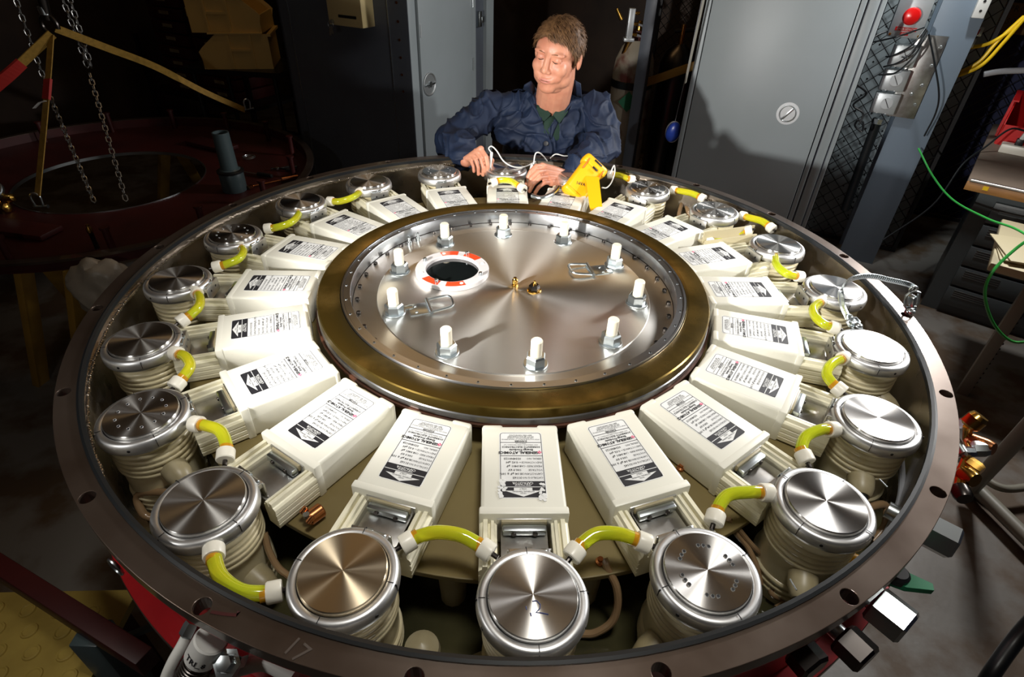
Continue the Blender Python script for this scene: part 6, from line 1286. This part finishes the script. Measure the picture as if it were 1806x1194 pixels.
def folds(me):
    n = len(me.vertices); cs = []
    for v_ in me.vertices:
        p = v_.co; q = Vector((p.x*7 + 0.6*p.z, p.y*7, p.z*7)); w1 = mnoise.noise(q); rdg = 1 - abs(mnoise.noise(Vector((p.x*11 + p.z*5, p.y*6, p.z*9 - p.x*4)) + Vector((w1, w1*0.5, 0))))*2.2
        rd2 = 1 - abs(mnoise.noise(Vector((p.x*20 - p.z*10, p.y*10, p.z*14 + p.x*9)) + Vector((5, w1, 0))))*2.4
        cr = max(0.0, 1 - abs(mnoise.noise(Vector((p.x*9 + p.z*7 + w1*0.8, p.y*5, p.z*8 - p.x*6 + w1*0.6))))*4.5)**2; cr2 = max(0.0, 1 - abs(mnoise.noise(Vector((p.x*15 - p.z*9 + 7 + w1, p.y*8, p.z*12 + p.x*10))))*5)**2
        cs.append(p + v_.normal*(0.012*cr + 0.007*cr2 + 0.010*w1 + 0.009*max(rdg, -0.5) + 0.004*max(rd2, -0.5) - 0.005))
    for v_, c in zip(me.vertices, cs): v_.co = c
    me.update()
coat = J.make('coat', M['navy'], 0.0038, 7, disp=folds)
# open the V neck
bm_ = bmesh.new(); bm_.from_mesh(coat.data)
vtip = Vector((0.0999, 0.9700, 0.0509)); nl, nr_ = Vector((0.0586, 1.0000, 0.1677)), Vector((0.1787, 1.0000, 0.1835))
dele = []
for f in bm_.faces:
    c = f.calc_center_median()
    if c.z > vtip.z and c.y < nk.y + 0.01:
        t = (c.z - vtip.z)/(nl.z - vtip.z); xl = vtip.x + (nl.x - vtip.x)*min(t, 1.1); xr = vtip.x + (nr_.x - vtip.x)*min(t, 1.1)
        if xl < c.x < xr: dele.append(f)
    elif c.z > nk.z + 0.045: dele.append(f)
bmesh.ops.delete(bm_, geom=dele, context='FACES'); bm_.to_mesh(coat.data); bm_.free()
# snap helper on the coat surface
from mathutils.bvhtree import BVHTree
bmc = bmesh.new(); bmc.from_mesh(coat.data); bvh = BVHTree.FromBMesh(bmc); bmc.free()
camp = Vector((0, -1.15083, 0.66843))
def drape(p, off):
    p = Vector(p); r = bvh.ray_cast(camp, (p - camp).normalized())
    if r[0] is None: return p
    return r[0] + (camp - r[0]).normalized()*off
def lapel(pts, name, lab, m='navy', off=0.004, th_=0.004):
    """flat cloth piece whose outline lies over the coat"""
    P = [drape(p, off) for p in pts]; c = sum(P, Vector())/len(P); n = len(P)
    b_ = bmesh.new(); vv = [b_.verts.new(p) for p in P]; f = b_.faces.new(vv); bmesh.ops.triangulate(b_, faces=[f]); bmesh.ops.subdivide_edges(b_, edges=b_.edges[:], cuts=2, use_grid_fill=True)
    bmesh.ops.smooth_vert(b_, verts=[q for q in b_.verts if not q.is_boundary], factor=0.5, use_axis_x=True, use_axis_y=True, use_axis_z=True)
    b_.verts.index_update(); o = MB().bm(b_).build(name, M[m], person, angle=60); o.location = -PO
    s_ = o.modifiers.new('s', 'SOLIDIFY'); s_.thickness = th_; s_.offset = 0
    if lab: o['label'] = lab
    return o
lapel([(0.0633, 1.0000, 0.1907), (0.0458, 1.0000, 0.1787), (0.0109, 1.0000, 0.1926), (0.0162, 1.0000, 0.2078), (0.0396, 1.0000, 0.2217)], 'collar', None)
lapel([(0.1842, 1.0000, 0.2324), (0.2134, 1.0000, 0.2186), (0.2221, 1.0000, 0.1736), (0.1931, 1.0000, 0.1802), (0.1676, 1.0000, 0.1945)], 'collar', None)
lapel([(0.0595, 1.0000, 0.1868), (0.0438, 1.0000, 0.1786), (0.0285, 1.0000, 0.1609), (0.0725, 1.0000, 0.1038), (0.1174, 1.0000, 0.0221), (0.1119, 1.0000, 0.0712), (0.0871, 1.0000, 0.1339)], 'lapel', None)
lapel([(0.1760, 1.0000, 0.1910), (0.1975, 1.0000, 0.1766), (0.1879, 1.0000, 0.1493), (0.1459, 1.0000, 0.0886), (0.1217, 1.0000, 0.0222), (0.1223, 1.0000, 0.0715), (0.1492, 1.0000, 0.1244)], 'lapel', None)
bp_ = drape((0.1048, 0.9800, 0.0131), 0.004)
o = MB().lathe([(0, 0), (0.0085, 0.0), (0.0095, 0.002), (0.0085, 0.0035), (0.006, 0.0028), (0, 0.0028)], 20, bp_, (camp - bp_)).build('button', M['ink'], person); o.location = -PO
# shirt: torso core showing in the V
S = SK(); S.limb([nk + Vector((0, 0.018, -0.01)), chest + Vector((0, 0.004, -0.02)), belly + Vector((0, -0.02, 0))], [0.068, 0.113, 0.125], 8, 24)
shirt = S.make('shirt', M['green'], 0.006, 4)
pq = nk + Vector((0, 0.0, 0.03))
for s in (-1, 1):
    P = [nk + Vector((s*0.060, 0.01, 0.040)), nk + Vector((s*0.040, -0.045, 0.030)), nk + Vector((s*0.004, -0.078, -0.004)), nk + Vector((s*0.030, -0.083, -0.032)), nk + Vector((s*0.060, -0.050, 0.0))]
    b_ = MB(); b_.add([p for p in P] + [p + Vector((0, 0.004, -0.004)) for p in P], [(0, 1, 2, 3, 4), (9, 8, 7, 6, 5)] + [(i, (i + 1) % 5, 5 + (i + 1) % 5, 5 + i) for i in range(5)]); o = b_.build('shirt_collar', M['green'], person, smooth=False); o.location = -PO
T_ = SK()
for s in (-1, 1):
    hpj = hips + Vector((s*0.075, 0.01, 0.0)); kn = Vector((hips.x + s*0.10, hips.y - 0.05, -0.54)); an = Vector((hips.x + s*0.10, hips.y + 0.02, FLOOR + 0.09))
    T_.limb([hpj, kn, an], [0.105, 0.072, 0.062], 8, 18); 
T_.blob(hips, (0.17, 0.13, 0.13)); trs = T_.make('trousers', M['trouser'], 0.010, 4)
for s in (-1, 1):
    an = Vector((hips.x + s*0.10, hips.y + 0.02, FLOOR)); MB().box(an + Vector((0, -0.05, 0.04)), (0.09, 0.27, 0.078), bevel=0.03, seg=3).build('shoe', M['black'], person).location = -PO
# ---- probes and leads
def probe(tip, top, lab):
    tip, top = Vector(tip), Vector(top); t = empty('test_probe', tip, label=lab, cat='probe', group='test probes held in his hands'); d = (top - tip); L = d.length; d.normalize()
    MB().lathe([(0, 0), (0.0012, 0.004), (0.0016, 0.024), (0, 0.024)], 10, (0, 0, 0), d).build('metal_tip', M['zinc'], t)
    MB().lathe([(0.0020, 0.022), (0.0040, 0.026), (0.0058, 0.040), (0.0050, 0.046), (0.0050, L), (0.003, L + 0.004), (0, L + 0.004)], 14, (0, 0, 0), d).build('grip', M['white'], t)
    return t
probe((-0.0974, 0.7280, -0.0546), (-0.0864, 0.7600, 0.0419), 'white test probe pointing down in his right hand')
probe((0.0355, 0.6450, -0.0407), (0.0490, 0.6900, 0.0290), 'white test probe pinched in his left hand over the yellow tube')
def lead(pts, lab, r=0.0022): single('test_lead', MB().tube(bez(pts, 8), r, 8), M['white'], lab, 'lead', 'white test leads', origin=pts[0])
lead([(-0.0864, 0.7600, 0.0419), (-0.0963, 0.7650, 0.0551), (-0.0871, 0.7700, 0.0614), (-0.0694, 0.7600, 0.0502), (-0.0453, 0.7400, 0.0234), (-0.0124, 0.7400, 0.0054), (0.0260, 0.7600, -0.0002), (0.0662, 0.8400, -0.0084)], 'white test lead curving from the left probe over a switch')
lead([(0.0549, 0.7100, 0.0261), (0.0590, 0.7200, 0.0568), (0.0702, 0.7300, 0.0595), (0.0852, 0.7600, 0.0408), (0.1055, 0.8300, -0.0015)], 'short arch of white test lead above his left hand')
lead([(0.1147, 0.8300, 0.0089), (0.1334, 0.8300, 0.0235), (0.1642, 0.8400, 0.0154), (0.1917, 0.8600, 0.0119)], 'white test lead lying on the rim by his left sleeve')
lead([(0.2705, 0.5800, 0.0054), (0.2913, 0.6200, -0.0094), (0.3104, 0.6600, -0.0068), (0.3205, 0.6800, 0.0185), (0.3154, 0.6800, 0.0428), (0.2993, 0.6400, 0.0303)], 'white test lead looping right of the yellow meter')
b = MB().tube(bez([(0.0503, 0.5517, -0.0180), (0.0801, 0.5364, -0.0180), (0.1159, 0.5617, -0.0120), (0.1350, 0.6004, -0.0060)], 8), 0.007, 10); single('bright_clip', b, M['zinc'], 'curved bright metal strip under his left hand', 'strip', origin=(0.0503, 0.5517, -0.0180))
